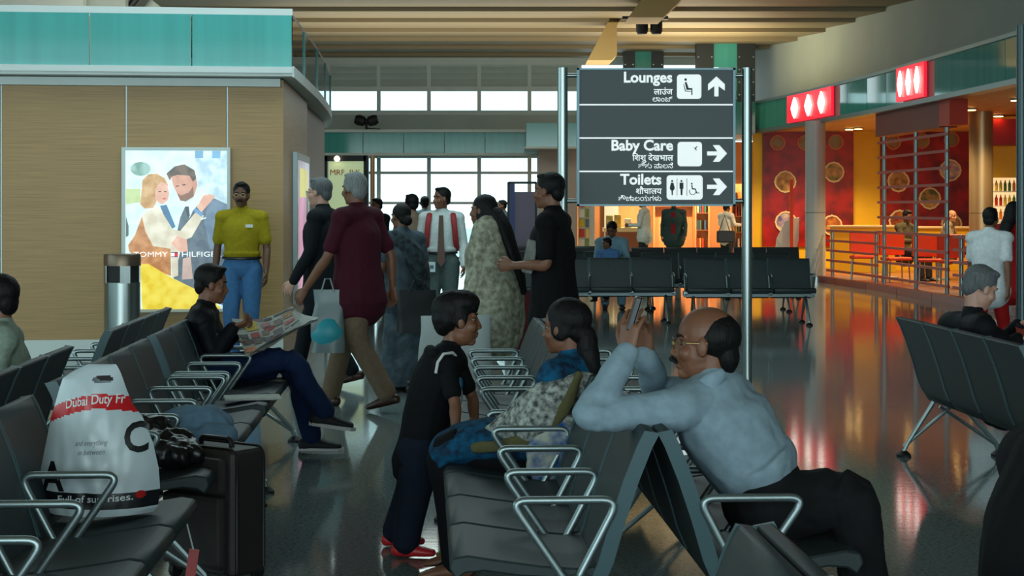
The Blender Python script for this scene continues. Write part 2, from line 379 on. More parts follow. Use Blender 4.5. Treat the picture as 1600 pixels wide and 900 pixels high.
# lit red signs with white spindles on the fascia
def spindle_sign(pa, pb, label, n=3):
    Ya, Yb = cY(pa), cY(pb)
    e = empty('fascia_sign', (cx((Ya+Yb)/2), (Ya+Yb)/2, 3.36)); tag(e, label, 'sign')
    o = e.location
    b = strip([(x-o.x-.09, y-o.y) for x, y in cpath(Ya, Yb, 4)], -.02, .56, .05); b.build('red_panel', mat('lit_red_panel', (226, 26, 50), .3, emit=1.1), e)
    for k in range(n):
        y = Ya+(Yb-Ya)*(k+.65)/(n+.3); x = cx(y)-o.x-.13; hw = (Ya-Yb)*.07
        dx = (cx(y-.5)-cx(y+.5))
        pts = [(0, .05), (hw*.6, .16), (hw, .27), (hw*.6, .38), (0, .5), (-hw*.6, .38), (-hw, .27), (-hw*.6, .16)]
        s = MB(); s.prism(pts, .03, lambda u, v, t: (x+t-u*dx, y-o.y+u, v)); s.build('white_spindle', mat('lit_white', (255, 250, 235), .4, emit=2.6), e)
spindle_sign(1236, 1306, 'lit red fascia sign with three white spindles over the left column')
spindle_sign(1408, 1452, 'lit red fascia sign with white spindles over the trellis')
# maroon box below the fascia, orange end
ob = empty('awning_box', (0, 0, 0)); tag(ob, 'maroon box with an orange end hanging below the curved fascia', 'awning')
strip(cpath(cY(1358), cY(1456), 6, .12), 2.82, 3.26, .3).build('maroon_side', mat('maroon_board', (128, 52, 46), .5), ob)
strip(cpath(cY(1456), cY(1472), 2, .12), 2.84, 3.26, .3).build('orange_end', mat('orange_board', (206, 58, 30), .5), ob)
# back wall of the restaurant: yellow with two red mural panels
YM = 40.4
bw = struct(MB().span((GX(1178, YM), YM, 0), (14.9, YM+.2, 3.28)).build('wall_restaurant', M_YEL)); bw['label'] = 'yellow back wall of the restaurant'
def mx(px): return GX(px, YM-.1)
def mz(py): return zy(py, YM-.1)
def mural(pa, pb, label, meds):
    e = empty('mural_panel', (mx((pa+pb)/2), YM-.02, .75)); tag(e, label, 'mural'); o = e.location
    MB().span((mx(pa)-o.x, -.05, mz(385)-o.z), (mx(pb)-o.x, 0, mz(200)-o.z)).build('red_board', M_MURAL, e)
    for i, (px, py, r) in enumerate(meds):
        R = r*YM/F; c = Vector((mx(px)-o.x, -.06, mz(py)-o.z)); small = r < 15
        out = []; inn = []
        for k in range(48):
            a = 2*PI*k/48; s = R*(1-.05*abs(math.cos(4*a))**6+(.10*max(0, math.cos(4*a))**30))
            out.append((s*math.cos(a), s*math.sin(a))); inn.append((s*.86*math.cos(a), s*.86*math.sin(a)))
        b = MB(); n = 48
        vs = [(c.x+u, c.y-.03, c.z+v) for u, v in out]+[(c.x+u, c.y-.03, c.z+v) for u, v in inn]+[(c.x+u, c.y, c.z+v) for u, v in out]+[(c.x+u, c.y, c.z+v) for u, v in inn]
        fs = []
        for k in range(n):
            l = (k+1) % n; fs += [(k, l, n+l, n+k), (k, 2*n+k, 2*n+l, l), (n+k, n+l, 3*n+l, 3*n+k)]
        b.add(vs, fs); md = b.build('medallion_ring', M_CREAM if not small else mat('bronze_print', (196, 110, 62), .4), e)
        d = MB(); d.prism(inn, .012, lambda u, v, t: (c.x+u, c.y-t, c.z+v))
        cols = [((206, 150, 90), (70, 90, 40)), ((216, 196, 170), (90, 80, 150)), ((196, 120, 40), (120, 30, 20)), ((210, 160, 90), (110, 70, 30))]
        a, bb = cols[i % 4] if not small else ((120, 130, 90), (150, 70, 40))
        d.build('food_picture', mat('food_print_%d%s' % (i % 4, 's' if small else ''), a, .4, col2=bb, scale=5), md)
mural(1192, 1334, 'dark red food mural left, behind the grey column', [(1215, 223, 12), (1258, 223, 12), (1306, 222, 12), (1227, 284, 17), (1303, 269, 16), (1228, 347, 17), (1300, 352, 16)])
mural(1376, 1514, 'dark red food mural behind the slatted trellis', [(1396, 222, 12), (1441, 220, 12), (1487, 218, 12), (1404, 283, 17), (1453, 310, 17), (1485, 266, 17), (1406, 345, 17), (1487, 350, 16)])
# round columns
for i, (px, Y, r, l) in enumerate(((1274, 35.4, .205, 'light grey round column at the left end of the restaurant front'), (1533, 32.0, .215, 'steel round column inside the restaurant behind the trellis'))):
    e = empty('round_column', (GX(px, Y), Y, 0)); tag(e, l, 'column'); m_ = M_PALE if i == 0 else M_STEEL
    MB().lathe([(r, .1), (r, 1.4)], seg=28).build('lower_shaft', mat('column_paint', (170, 176, 176), .35) if i == 0 else mat('bronzed_steel', (176, 150, 110), .35, .6), e, True)
    MB().lathe([(r, 1.41), (r, 3.28)], seg=28).build('upper_shaft', MATS['column_paint'] if i == 0 else MATS['bronzed_steel'], e, True)
    MB().lathe([(r-.01, 1.39), (r-.01, 1.42)], seg=28).build('joint', M_DARKM, e)
    MB().lathe([(r+.03, 0), (r+.03, .1)], seg=28).build('base', M_STEEL, e)
# slatted trellis and low rails along the kerb
M_SLAT = mat('red_brown_slat', (168, 66, 58), .45)
def trellis(label, pxs, ztop, step, z0=.22, name='slat_trellis'):
    Ys = [cY(p) for p in pxs]; e = empty(name, (cx(Ys[0])+.1, Ys[0], .12)); tag(e, label, 'railing'); o = e.location
    for Y in Ys: MB().tube([(cx(Y)+.1-o.x, Y-o.y, 0), (cx(Y)+.1-o.x, Y-o.y, ztop-.12)], .035, 10).build('post', M_ALU, e, True)
    z = z0
    while z < ztop-.02:
        p = [(x-o.x+.04, y-o.y) for x, y in cpath(Ys[0]+.25, Ys[-1]-.25, 4)]
        strip(p, z-.12, z-.075, .03).build('slat', M_SLAT, e); z += step
trellis('tall slatted red trellis on three steel posts at the kerb', (1373, 1422, 1470), 2.8, .272)
trellis('low slatted railing left of the tall trellis', (1293, 1361), 1.08, .2, name='slat_railing')
trellis('low slatted railing right of the tall trellis', (1492, 1535, 1590), 1.08, .2, name='slat_railing')
# yellow counter, chairs, tables
ct = empty('yellow_counter', (GX(1350, 37.5), 37.5, .1)); tag(ct, 'yellow counter in front of the left mural', 'counter')
MB().span((-.65, 0, 0), (.7, .5, .98)).build('counter_body', M_YEL, ct, bevel=.01); MB().span((-.7, -.05, .98), (.75, .55, 1.02)).build('counter_top', M_CREAM, ct)
ct2 = empty('yellow_counter', (GX(1450, 38.5), 38.5, .1)); tag(ct2, 'long yellow counter behind the tall trellis', 'counter')
MB().span((-1.0, 0, 0), (1.3, .5, .95)).build('counter_body', M_YEL, ct2, bevel=.01); MB().span((-1.05, -.05, .95), (1.35, .55, .99)).build('counter_top', M_CREAM, ct2)
def cafe_chair(label, px, Y, rz):
    e = empty('cafe_chair', (GX(px, Y), Y, .105), rz); tag(e, label, 'chair', 'orange cafe chairs')
    MB().box((0, 0, .45), (.46, .44, .06)).build('seat', M_ORANGE, e, bevel=.015)
    MB().box((0, -.22, .72), (.5, .05, .42)).build('backrest', M_ORANGE, e, bevel=.015)
    for sx in (-1, 1):
        for sy in (-1, 1): MB().tube([(sx*.2, sy*.19, 0), (sx*.18, sy*.17, .43)], .014, 6).build('leg', M_ALU, e)
        MB().tube([(sx*.16, -.19, .42), (sx*.16, -.225, .55)], .014, 6).build('back_post', M_ALU, e)
cafe_chair('orange cafe chair behind the low railing beside the grey column', 1347, 33.4, 2.9)
cafe_chair('orange cafe chair behind the left bay of the trellis', 1400, 32.2, 3.3)
cafe_chair('orange cafe chair behind the right bay of the trellis', 1450, 31.2, 3.1)
cafe_chair('orange cafe chair right of the trellis posts', 1492, 30.4, 3.2)
def cafe_table(label, px, Y):
    e = empty('cafe_table', (GX(px, Y), Y, .105)); tag(e, label, 'table')
    MB().lathe([(.4, .7), (.42, .72), (.4, .74)], seg=24).build('table_top', mat('red_laminate', (190, 52, 30), .3), e, True)
    MB().tube([(0, 0, .03), (0, 0, .7)], .035, 10).build('pedestal', M_ALU, e); MB().lathe([(.25, 0), (.22, .03)], seg=20).build('foot', M_ALU, e)
cafe_table('round red cafe table behind the left half of the trellis', 1385, 34.4)
cafe_table('round red cafe table behind the right half of the trellis', 1465, 33.6)
# drinks cabinet at the right
fr = empty('drinks_cabinet', (GX(1572, 33), 33, .105)); tag(fr, 'lit drinks cabinet with yellow top and red header at the right', 'cabinet')
MB().span((-.36, 0, 0), (.5, .6, 1.15)).build('lower_body', mat('white_enamel', (225, 222, 210), .4), fr)
MB().span((-.36, .5, 1.15), (.5, .6, 2.0)).build('back_panel', mat('lit_cabinet_back', (255, 226, 170), .5, emit=.7), fr)
for z in (1.15, 1.42, 1.7): MB().span((-.36, .1, z), (.5, .5, z+.02)).build('shelf', MATS['white_enamel'], fr)
MB().span((-.36, .02, 1.98), (.5, .6, 2.55)).build('yellow_header', M_YEL, fr); MB().span((-.36, .04, 2.6), (.5, .6, 3.1)).build('red_header', M_RED, fr)
bcol = [mat('bottle_%s' % n, c, .2) for n, c in (('green', (70, 130, 40)), ('orange', (230, 120, 30)), ('red', (190, 40, 30)), ('yellow', (220, 190, 60)))]
bme = MB().lathe([(.028, 0), (.03, .02), (.03, .14), (.012, .18), (.012, .21)], seg=8)
bms = []
for m_ in bcol:
    q = bme.mesh('bottle', True); q.materials.append(m_); bms.append(q)
for r_ in range(3):
    for k in range(9):
        b = new_obj('bottle', bms[(k//2+r_) % 4], None, None, Vector(fr.location)+Vector((-.3+k*.085, .2, (1.17, 1.44, 1.72)[r_])))
        tag(b, 'small drink bottle on the lit shelves of the drinks cabinet', 'bottle', 'bottles in the drinks cabinet')
# menu stand: white curved sail on an orange mast
ms = empty('menu_stand', (GX(1228, 38), 38, .12)); tag(ms, 'white sail shaped menu stand with orange mast before the left mural', 'stand')
pts = [(.28, 1.18), (-.02, 1.1), (-.22, .7), (-.26, .3), (-.2, 0), (.28, 0), (.2, .3), (.26, .7)]
b = MB(); b.prism(pts, .05, lambda u, v, t: (u, t-.12*math.sin(v*2), v)); b.build('sail', M_WHITE, ms)
MB().box((.1, -.14, 1.0), (.07, .04, 2.0)).build('mast', M_ORANGE, ms)
# downlights in the soffit and their lamps
for i, (px, py) in enumerate(((1327, 201), (1341, 200), (1493, 172), (1517, 170), (1588, 155), (1296, 207), (1258, 212), (1420, 188), (1560, 180), (1230, 209))):
    Y = (3.27-EYE)*F/(HY-py); e = empty('downlight', (GX(px, Y), Y, 3.27)); tag(e, 'small lit round downlight in the restaurant soffit', 'downlight', 'downlights in the restaurant soffit')
    MB().lathe([(.1, -.02), (.115, .01)], seg=16).build('rim', M_ALU, e); MB().lathe([(.085, -.03), (.085, -.021)], seg=16).build('lamp', M_LAMP, e)
def spot(name, loc, en, col=(1, .72, .36), size=2.4, blend=.6, rad=.08):
    l = bpy.data.lights.new(name, 'SPOT'); l.energy = en; l.color = col; l.spot_size = size; l.spot_blend = blend; l.shadow_soft_size = rad
    o = bpy.data.objects.new(name, l); COL.objects.link(o); o.location = loc; return o
for i, (px, Y) in enumerate(((1250, 38.2), (1340, 38), (1430, 37), (1500, 34), (1420, 32.5), (1570, 30.5))): spot('restaurant_spot', (GX(px, Y), Y, 3.2), 330)

# ---------------------------------------------------------------- bookshop under and behind the sign
YB = 44.5
struct(MB().span((GX(900, YB), YB, 0), (GX(1178, YB), YB+.2, 3.2)).build('wall_bookshop', M_PEACH))['label'] = 'peach back wall of the bookshop'
so2 = struct(MB().span((GX(925, 40), 40.0, 3.2), (cx(42)+.2, YB+.3, 3.4)).build('ceiling_bookshop', M_PALE)); so2['label'] = 'pale soffit over the bookshop'
struct(MB().span((GX(925, 40), 39.9, 3.2), (cx(40)-.1, 40.0, 3.95)).build('trim_7', M_TEALD))['label'] = 'teal fascia over the bookshop behind the sign'
for px in (985, 1060, 1130): spot('bookshop_spot', (GX(px, 42.6), 42.6, 3.1), 430, (1, .74, .45))
struct(MB().span((GX(921, 41), 41, 0), (GX(929, 41), 41.15, 3.2)).build('trim_8', M_WHITE))['label'] = 'white post at the bookshop entrance'
struct(MB().span((GX(944, YB-.2), YB-.3, 0), (GX(966, YB-.2), YB-.1, 3.2)).build('trim_9', M_PALE))['label'] = 'grey wall panel in the bookshop'
bookm = []
for i, c in enumerate(((190, 60, 40), (220, 190, 140), (60, 90, 120), (200, 150, 60), (90, 40, 40), (220, 220, 215), (70, 110, 80))):
    q = MB().box((0, 0, .12), (.045, .16, .24)).mesh('book'); q.materials.append(mat('book_cover_%d' % i, c, .5)); bookm.append(q)
def bookcase(label, pa, pb, Y, zs_):
    e = empty('bookcase', (GX((pa+pb)/2, Y), Y, 0)); tag(e, label, 'bookcase'); hw = (pb-pa)*Y/F/2
    MB().span((-hw, .25, 0), (hw, .28, 2.1)).build('back_panel', M_PEACH, e)
    for s in (-1, 1): MB().span((s*hw-.02, 0, 0), (s*hw+.02, .28, 2.1)).build('side_panel', M_PEACH, e)
    for z in zs_: MB().span((-hw+.02, 0, z-.02), (hw-.02, .25, z)).build('shelf', mat('shelf_wood', (150, 84, 50), .5), e)
    for z in zs_:
        n = max(1, int((2*hw-.06)/.062))
        for k in range(n):
            if random.random() < .12: continue
            b_ = new_obj('book', random.choice(bookm), None, None, Vector(e.location)+Vector((-hw+.06+k*.062, .12, z)))
            tag(b_, 'small book standing on the bookshop shelves', 'book', 'books in the bookshop')
bookcase('narrow bookcase between peach panels, right of the denim jacket', 1087, 1108, 43.6, (.5, .95, 1.38, 1.7))
bookcase('bookcase at the right end of the bookshop by the sign pole', 1143, 1160, 42.8, (.5, .9, 1.3, 1.65))
bookcase('bookcase high behind the people in the bookshop', 1022, 1084, 44.1, (1.55, 1.85))
mr = empty('magazine_rack', (GX(917, 41.5), 41.5, 0)); tag(mr, 'magazine rack with bright covers at the left of the bookshop', 'rack')
MB().span((-.2, .1, 0), (.12, .16, 1.75)).build('rack_back', M_WHITE, mr)
mcol = [(200, 190, 60), (60, 110, 150), (220, 230, 230), (110, 150, 80), (190, 70, 60), (230, 200, 120)]
for r_ in range(6):
    MB().span((-.2, .0, .3+r_*.24), (.12, .1, .31+r_*.24)).build('rack_ledge', M_WHITE, mr)
    for k in range(2):
        mg = MB().box((0, 0, .1), (.13, .012, .2), M=Matrix.Rotation(-.25, 4, 'X')).build('magazine', mat('magazine_%d' % ((r_*2+k) % 6), mcol[(r_*2+k) % 6], .3), None, loc=Vector(mr.location)+Vector((-.12+k*.16, .05, .315+r_*.24)))
        tag(mg, 'bright magazine in the rack at the left of the bookshop', 'magazine', 'magazines in the rack')
dk = empty('sales_counter', (GX(985, 42), 42, 0)); tag(dk, 'white topped wooden sales counter in the bookshop', 'counter')
MB().span((-.6, 0, 0), (.25, .5, .92)).build('counter_body', mat('brown_wood', (140, 80, 44), .5), dk); MB().span((-.65, -.04, .92), (.3, .54, 1.02)).build('counter_top', M_CREAM, dk)
st = []
for i, (dx, h, c) in enumerate(((-.5, .3, (170, 160, 80)), (-.3, .32, (186, 160, 70)), (-.05, .22, (226, 220, 200)))):
    b_ = MB().box((0, 0, h/2), (.16, .2, h)).build('display_box', mat('display_box_%d' % i, c, .5, var=.2, scale=12), None, bevel=.008, loc=Vector(dk.location)+Vector((dx, .2, 1.02)))
    tag(b_, ('olive', 'ochre', 'cream')[i]+' display box on the bookshop counter', 'box')
# display stand with violet panel left of the dark T-shirt man
dp = empty('display_stand', (GX(816, 30), 30, 0)); tag(dp, 'blue framed display stand with violet panel near the far windows', 'display')
MB().span((-.22, 0, .2), (-.13, .1, 1.92)).build('blue_side', mat('blue_board', (50, 80, 150), .4), dp); MB().span((-.13, .02, .2), (.22, .08, 1.78)).build('violet_panel', mat('violet_panel', (150, 140, 165), .5), dp)
for x in (-.24, .24): MB().span((x-.02, 0, 0), (x+.02, .1, 1.95)).build('frame_post', M_DARKM, dp)
MB().span((-.24, 0, 1.92), (.24, .1, 1.96)).build('frame_top', M_DARKM, dp); MB().span((-.3, -.2, 0), (.3, .3, .03)).build('foot', M_DARKM, dp)
# lit shop sign at the kiosk end
ml = empty('shop_sign', (GX(541, 30), 30, 0)); tag(ml, 'pale green lit shop sign with red letters in a dark frame', 'sign'); 
za, zb_ = zy(252, 30), zy(330, 30)
MB().span((GX(513, 30)-GX(541, 30), 0, zb_), (GX(569, 30)-GX(541, 30), .1, za)).build('sign_panel', mat('lit_green_panel', (206, 226, 176), .5, emit=.45), ml)
for px in (508, 572): MB().span((GX(px, 30)-GX(541, 30)-.04, -.05, 0), (GX(px, 30)-GX(541, 30)+.04, .15, za+.1)).build('frame_post', M_DARKM, ml)
MB().span((GX(508, 30)-GX(541, 30), -.05, za), (GX(572, 30)-GX(541, 30), .15, za+.1)).build('frame_top', M_DARKM, ml)
t = text_mesh('MRF  ILK', .14, .004, 'CENTER'); xform(t, Matrix.Translation((-.02, -.006, za-.24)) @ Matrix.Rotation(PI/2, 4, 'X')); new_obj('lettering', t, mat('red_letters', (196, 50, 24), .5), ml)
MB().lathe([(.05, 0), (.05, .03)], seg=10).build('lamp', mat('lit_warm_lamp', (255, 230, 190), .5, emit=6), ml, loc=(-.15, -.09, za+.04)).rotation_euler = (PI/2, 0, 0)
pl = empty('thin_post', (GX(582, 36), 36, 0)); tag(pl, 'slim bronze post beside the lit shop sign', 'post')
MB().tube([(0, 0, 0), (0, 0, zy(243, 36))], .05, 12).build('shaft', mat('bronze', (130, 96, 70), .4, .5), pl, True); MB().lathe([(.12, 0), (.12, .02)], seg=14).build('base_plate', M_DARKM, pl)

# ---------------------------------------------------------------- hanging direction sign on two poles
YS = 12.0; k = YS/F
sg = empty('direction_sign', (GX(1023, YS), YS, 0)); tag(sg, 'dark grey direction sign for lounges, baby care and toilets on steel poles', 'sign')
def sx(px): return (px-1023)*k
def sz(py): return EYE-(py-HY)*k
for px in (879, 1167):
    MB().tube([(sx(px), 0, 0), (sx(px), 0, sz(106))], .036, 20).build('pole', M_STEEL, sg, True)
    MB().lathe([(.11, 0), (.11, .012), (.05, .03)], seg=20).build('pole_base', M_STEEL, sg, True, loc=(sx(px), 0, 0))
    for py in (118, 314):
        xe = 902 if px < 1000 else 1147
        MB().tube([(sx(px), 0, sz(py)), (sx(xe), 0, sz(py))], .016, 10).build('bracket', M_STEEL, sg, True)
M_SIGN = mat('sign_face_grey', (58, 70, 72), .45); M_SW = mat('sign_white', (240, 246, 246), .5, emit=.55)
rows = [(110, 163), (165, 215), (217, 267), (269, 319)]
for a, b in rows: MB().span((sx(905), -.03, sz(b)), (sx(1144), .03, sz(a))).build('sign_board', M_SIGN, sg)
for y in (164, 216, 268): MB().span((sx(905), -.034, sz(y+1.1)), (sx(1144), -.005, sz(y-1.1))).build('divider', M_SW, sg)
fb = MB()
fb.span((sx(901), -.045, sz(322)), (sx(905), .045, sz(107))); fb.span((sx(1144), -.045, sz(322)), (sx(1148), .045, sz(107)))
fb.span((sx(901), -.045, sz(110)), (sx(1148), .045, sz(107))); fb.span((sx(901), -.045, sz(322)), (sx(1148), .045, sz(319)))
fb.build('frame', mat('blue_grey_aluminium', (110, 138, 146), .4, .4), sg)
def sign_text(s, px, py, hpx, bold=0.0):
    c = bpy.data.curves.new('lettering', 'FONT'); c.body = s; c.size = hpx*k; c.extrude = .0015; c.align_x = 'RIGHT'; c.offset = bold; c.resolution_u = 3
    o = bpy.data.objects.new('lettering', c); COL.objects.link(o); bpy.context.view_layer.update()
    me_ = bpy.data.meshes.new_from_object(o.evaluated_get(bpy.context.evaluated_depsgraph_get())); bpy.data.objects.remove(o)
    xform(me_, Matrix.Translation((sx(px), -.033, sz(py))) @ Matrix.Rotation(PI/2, 4, 'X')); new_obj('lettering', me_, M_SW, sg)
sign_text('Lounges', 1050, 129, 23, .0028); sign_text('लाउंज', 1050, 148, 13, .0008); sign_text('ಲಾಂಜ್', 1050, 159, 11)
sign_text('Baby Care', 1051, 235, 23, .0028); sign_text('िशशु देखभाल', 1051, 251, 13, .0008); sign_text('ಶಿಶು ಪಾಲನೆ', 1051, 263, 11)
sign_text('Toilets', 1033, 288, 23, .0028); sign_text('शौचालय', 1033, 303, 13, .0008); sign_text('ಶೌಚಾಲಯಗಳು', 1033, 314, 11)
def rrect(x0, x1, y0, y1, r):
    p = []
    for (cx_, cy_, a0) in ((x1-r, y1-r, 0), (x0+r, y1-r, 90), (x0+r, y0+r, 180), (x1-r, y0+r, 270)):
        for j in range(6): a = math.radians(a0+j*18); p.append((cx_+r*math.cos(a), cy_+r*math.sin(a)))
    return p
def plate(poly, name, m_, d0=-.031, th=.004, parent=None):
    b = MB(); b.prism(poly, th, lambda u, v, t: (sx(u), d0-t, sz(v))); return b.build(name, m_, parent or sg)
M_INK = mat('pictogram_ink', (40, 52, 54), .6)
p1 = plate(rrect(1057, 1095, 117, 155, 5), 'pictogram_plate', M_SW); p2 = plate(rrect(1058, 1096, 222, 260, 5), 'pictogram_plate', M_SW); p3 = plate(rrect(1041, 1097, 274, 312, 5), 'pictogram_plate', M_SW)
def disc(cx_, cy_, r): return [(cx_+r*math.cos(a*PI/6), cy_+r*math.sin(a*PI/6)) for a in range(12)]
ink = lambda poly, par: plate(poly, 'pictogram', M_INK, -.0352, .002, par)
ink(disc(1070.5, 125, 2), p1); ink([(1069, 129), (1072, 129), (1075, 138), (1081, 138.5), (1081, 149), (1079.3, 149), (1079.3, 141), (1072, 141)], p1); ink([(1067, 132), (1068, 132), (1070.5, 142), (1079, 143), (1079, 144), (1069.5, 143.3)], p1)
ink([(1082, 230), (1085, 231.5), (1088, 228.5), (1089, 229.5), (1086.5, 232), (1088, 235), (1086.8, 235.5), (1085, 233)], p2)
ink(disc(1049.5, 283, 1.6), p3); ink([(1047.5, 285.5), (1051.5, 285.5), (1053.5, 294), (1052, 297.5), (1050.6, 297.5), (1050.4, 305), (1048.7, 305), (1048.4, 297.5), (1047, 297.5), (1045.7, 294)], p3)
ink(disc(1064, 283, 1.6), p3); ink([(1061, 285.5), (1067, 285.5), (1067, 295), (1065.8, 295), (1065.4, 305), (1062.8, 305), (1062.4, 295), (1061, 295)], p3)
ink(disc(1080, 287, 1.4), p3); ink([(1079.3, 289), (1081, 289), (1081.6, 294), (1086, 294.5), (1088.5, 301), (1092, 300.5), (1092, 302), (1087.5, 302.6), (1085, 296.5), (1080, 296)], p3)
rg = [(1081.5+5.6*math.cos(a*.3), 299+5.6*math.sin(a*.3)) for a in range(-2, 13)]; ink(rg+[(1081.5+4.6*math.cos(a*.3), 299+4.6*math.sin(a*.3)) for a in range(12, -3, -1)], p3)
for x in (1056.8, 1072): ink([(x, 279), (x+.7, 279), (x+.7, 306), (x, 306)], p3)
def arrow(cx_, cy_, up):
    q = [(-15, -3.2), (1, -3.2), (-6, -13), (4, -13), (16, 0), (4, 13), (-6, 13), (1, 3.2), (-15, 3.2)]
    if up: q = [(y, -x) for x, y in q]
    plate([(cx_+x, cy_+y) for x, y in q], 'arrow', M_SW)
arrow(1118.5, 136, True); arrow(1119, 240, False); arrow(1119, 292, False)
np_ = empty('steel_pole', (GX(1596, 17), 17, 0)); tag(np_, 'dark steel pole at the right edge of the hall', 'pole')
MB().tube([(0, 0, 0), (0, 0, 3.3)], .05, 18).build('shaft', mat('dark_teal_steel', (70, 84, 86), .35, .7), np_, True); MB().lathe([(.13, 0), (.13, .015)], seg=18).build('base_plate', M_DARKM, np_)
# ---------------------------------------------------------------- lit poster boxes on the kiosk
pb_ = empty('poster_lightbox', kio.matrix_basis @ Vector((-1.05, 0, 0)), ang); tag(pb_, 'lit fashion poster of an embracing couple on the bamboo wall', 'poster')
PU0, PU1, PV0, PV1 = -.53, .53, .468, 2.10
def pu(x): return PU0+(x-40)/(607-40)*(PU1-PU0)
def pv(y): return PV1-(y-36)/(888-36)*(PV1-PV0)
MB().span((PU0, -.1, PV0), (PU1, -.005, PV1)).build('box_frame', M_WHITE, pb_, bevel=.006)
EM = 1.0
def pm_(n, c, c2=None): return mat('print_'+n, c, .4, emit=0) if False else em('print_'+n, c, c2)
def em(name, c, c2=None):
    if name in MATS: return MATS[name]
    m = bpy.data.materials.new(name); m.use_nodes = True; MATS[name] = m; nt = m.node_tree; p = nt.nodes['Principled BSDF']
    p.inputs['Base Color'].default_value = lin(*c); p.inputs['Emission Color'].default_value = lin(*c); p.inputs['Emission Strength'].default_value = EM*.75; p.inputs['Roughness'].default_value = .3
    tc = nt.nodes.new('ShaderNodeTexCoord'); nz = nt.nodes.new('ShaderNodeTexNoise'); nz.inputs['Scale'].default_value = 9 if c2 else 5; r = nt.nodes.new('ShaderNodeValToRGB')
    nt.links.new(tc.outputs['Object'], nz.inputs[0]); nt.links.new(nz.outputs[0], r.inputs[0]); r.color_ramp.elements[0].position = .4; r.color_ramp.elements[1].position = .62
    r.color_ramp.elements[0].color = lin(*(c2 or tuple(x*.93 for x in c))); r.color_ramp.elements[1].color = lin(*c)
    nt.links.new(r.outputs[0], p.inputs['Emission Color']); nt.links.new(r.outputs[0], p.inputs['Base Color']); return m
lay = [0]
def shape(n, pts, c, c2=None, name='print_shape'):
    lay[0] += 1; d = -.101-.0004*lay[0]
    b = MB(); b.prism(pts, .0003, lambda u, v, t: (pu(u), d-t, pv(v))); return b.build(name, pm_(n, c, c2), pb_)
def oval(x, y, rx, ry, n=20): return [(x+rx*math.cos(2*PI*i/n), y+ry*math.sin(2*PI*i/n)) for i in range(n)]
shape('ground', [(62, 54), (590, 54), (590, 870), (62, 870)], (214, 234, 232), (196, 222, 222))
shape('crowd', [(420, 54), (590, 54), (590, 330), (500, 300), (440, 240)], (206, 224, 228), (168, 192, 204))
shape('win', [(422, 54), (466, 54), (466, 92), (422, 92)], (120, 168, 200)); shape('win', [(512, 54), (556, 54), (556, 92), (512, 92)], (120, 168, 200))
shape('tree', oval(140, 148, 52, 36), (110, 146, 136), (150, 180, 172)); shape('grass', [(64, 250), (140, 250), (140, 320), (64, 330)], (190, 206, 150))
shape('dark', [(64, 390), (78, 440), (78, 490), (64, 500)], (90, 100, 100)); shape('bag', [(110, 490), (150, 385), (185, 400), (210, 540), (296, 556), (298, 700), (145, 645), (80, 570), (75, 540)], (196, 140, 92), (170, 110, 66))
shape('suit', [(330, 470), (345, 400), (372, 340), (400, 345), (405, 370), (450, 320), (525, 300), (590, 335), (590, 600), (560, 720), (425, 770), (310, 712), (345, 580)], (98, 112, 122), (80, 94, 106))
shape('suitlight', [(525, 300), (590, 330), (590, 560), (500, 560), (470, 420), (490, 330)], (112, 132, 152), (96, 116, 138)); shape('shirt', [(385, 335), (430, 282), (448, 296), (420, 345), (395, 400), (385, 380)], (226, 236, 236)); shape('tie', [(372, 345), (390, 340), (396, 390), (384, 400)], (70, 78, 86))
shape('vest', [(360, 610), (400, 600), (412, 715), (355, 718)], (200, 170, 160)); shape('jacket', [(148, 392), (180, 358), (240, 345), (300, 455), (345, 468), (425, 372), (470, 388), (405, 500), (335, 530), (335, 700), (302, 708), (298, 560), (205, 545), (165, 470)], (222, 212, 192), (200, 188, 166))
shape('hair', [(138, 330), (146, 255), (150, 205), (180, 176), (225, 172), (266, 196), (284, 232), (270, 250), (240, 226), (226, 262), (222, 318), (205, 350), (160, 352)], (206, 168, 124), (180, 136, 90)); shape('skin', [(226, 232), (252, 214), (280, 232), (289, 275), (281, 308), (256, 330), (232, 322), (216, 300), (216, 255)], (224, 178, 158), (210, 160, 140))
shape('scarf', [(240, 338), (275, 332), (322, 446), (304, 456), (258, 380)], (80, 120, 152)); shape('lips', [(250, 300), (268, 296), (276, 300), (262, 307)], (196, 100, 96)); shape('eye', [(232, 264), (246, 262), (246, 267), (233, 268)], (80, 60, 50)); shape('eye', [(262, 262), (276, 264), (275, 268), (262, 267)], (80, 60, 50))
shape('mface', [(298, 190), (330, 160), (385, 158), (410, 190), (410, 212), (430, 198), (436, 230), (416, 290), (372, 315), (346, 310), (326, 268), (310, 236)], (206, 156, 136), (190, 138, 118)); shape('beard', [(330, 272), (350, 285), (390, 270), (414, 235), (416, 290), (374, 316), (346, 311)], (140, 104, 88)); shape('mhair', [(274, 172), (318, 134), (368, 124), (420, 154), (430, 196), (412, 214), (394, 182), (332, 178), (300, 188), (292, 208)], (112, 96, 86), (84, 74, 68)); shape('eye', [(322, 236), (340, 232), (340, 237), (324, 240)], (60, 50, 46)); shape('eye', [(356, 228), (374, 226), (374, 231), (357, 233)], (60, 50, 46))
shape('skin', [(432, 345), (468, 282), (500, 276), (528, 290), (492, 332), (456, 372)], (224, 178, 158)); shape('cuff', [(412, 360), (424, 350), (466, 374), (458, 396)], (110, 156, 200)); shape('skin', [(298, 532), (328, 494), (380, 512), (386, 572), (345, 578)], (224, 178, 158)); shape('shirt', [(452, 405), (480, 396), (482, 402), (454, 412)], (226, 236, 236))
shape('skirt', [(138, 640), (180, 636), (300, 708), (425, 768), (500, 820), (555, 862), (555, 870), (150, 870)], (238, 214, 84), (222, 190, 48)); shape('blue', [(540, 800), (580, 790), (580, 850), (560, 850)], (90, 110, 190))
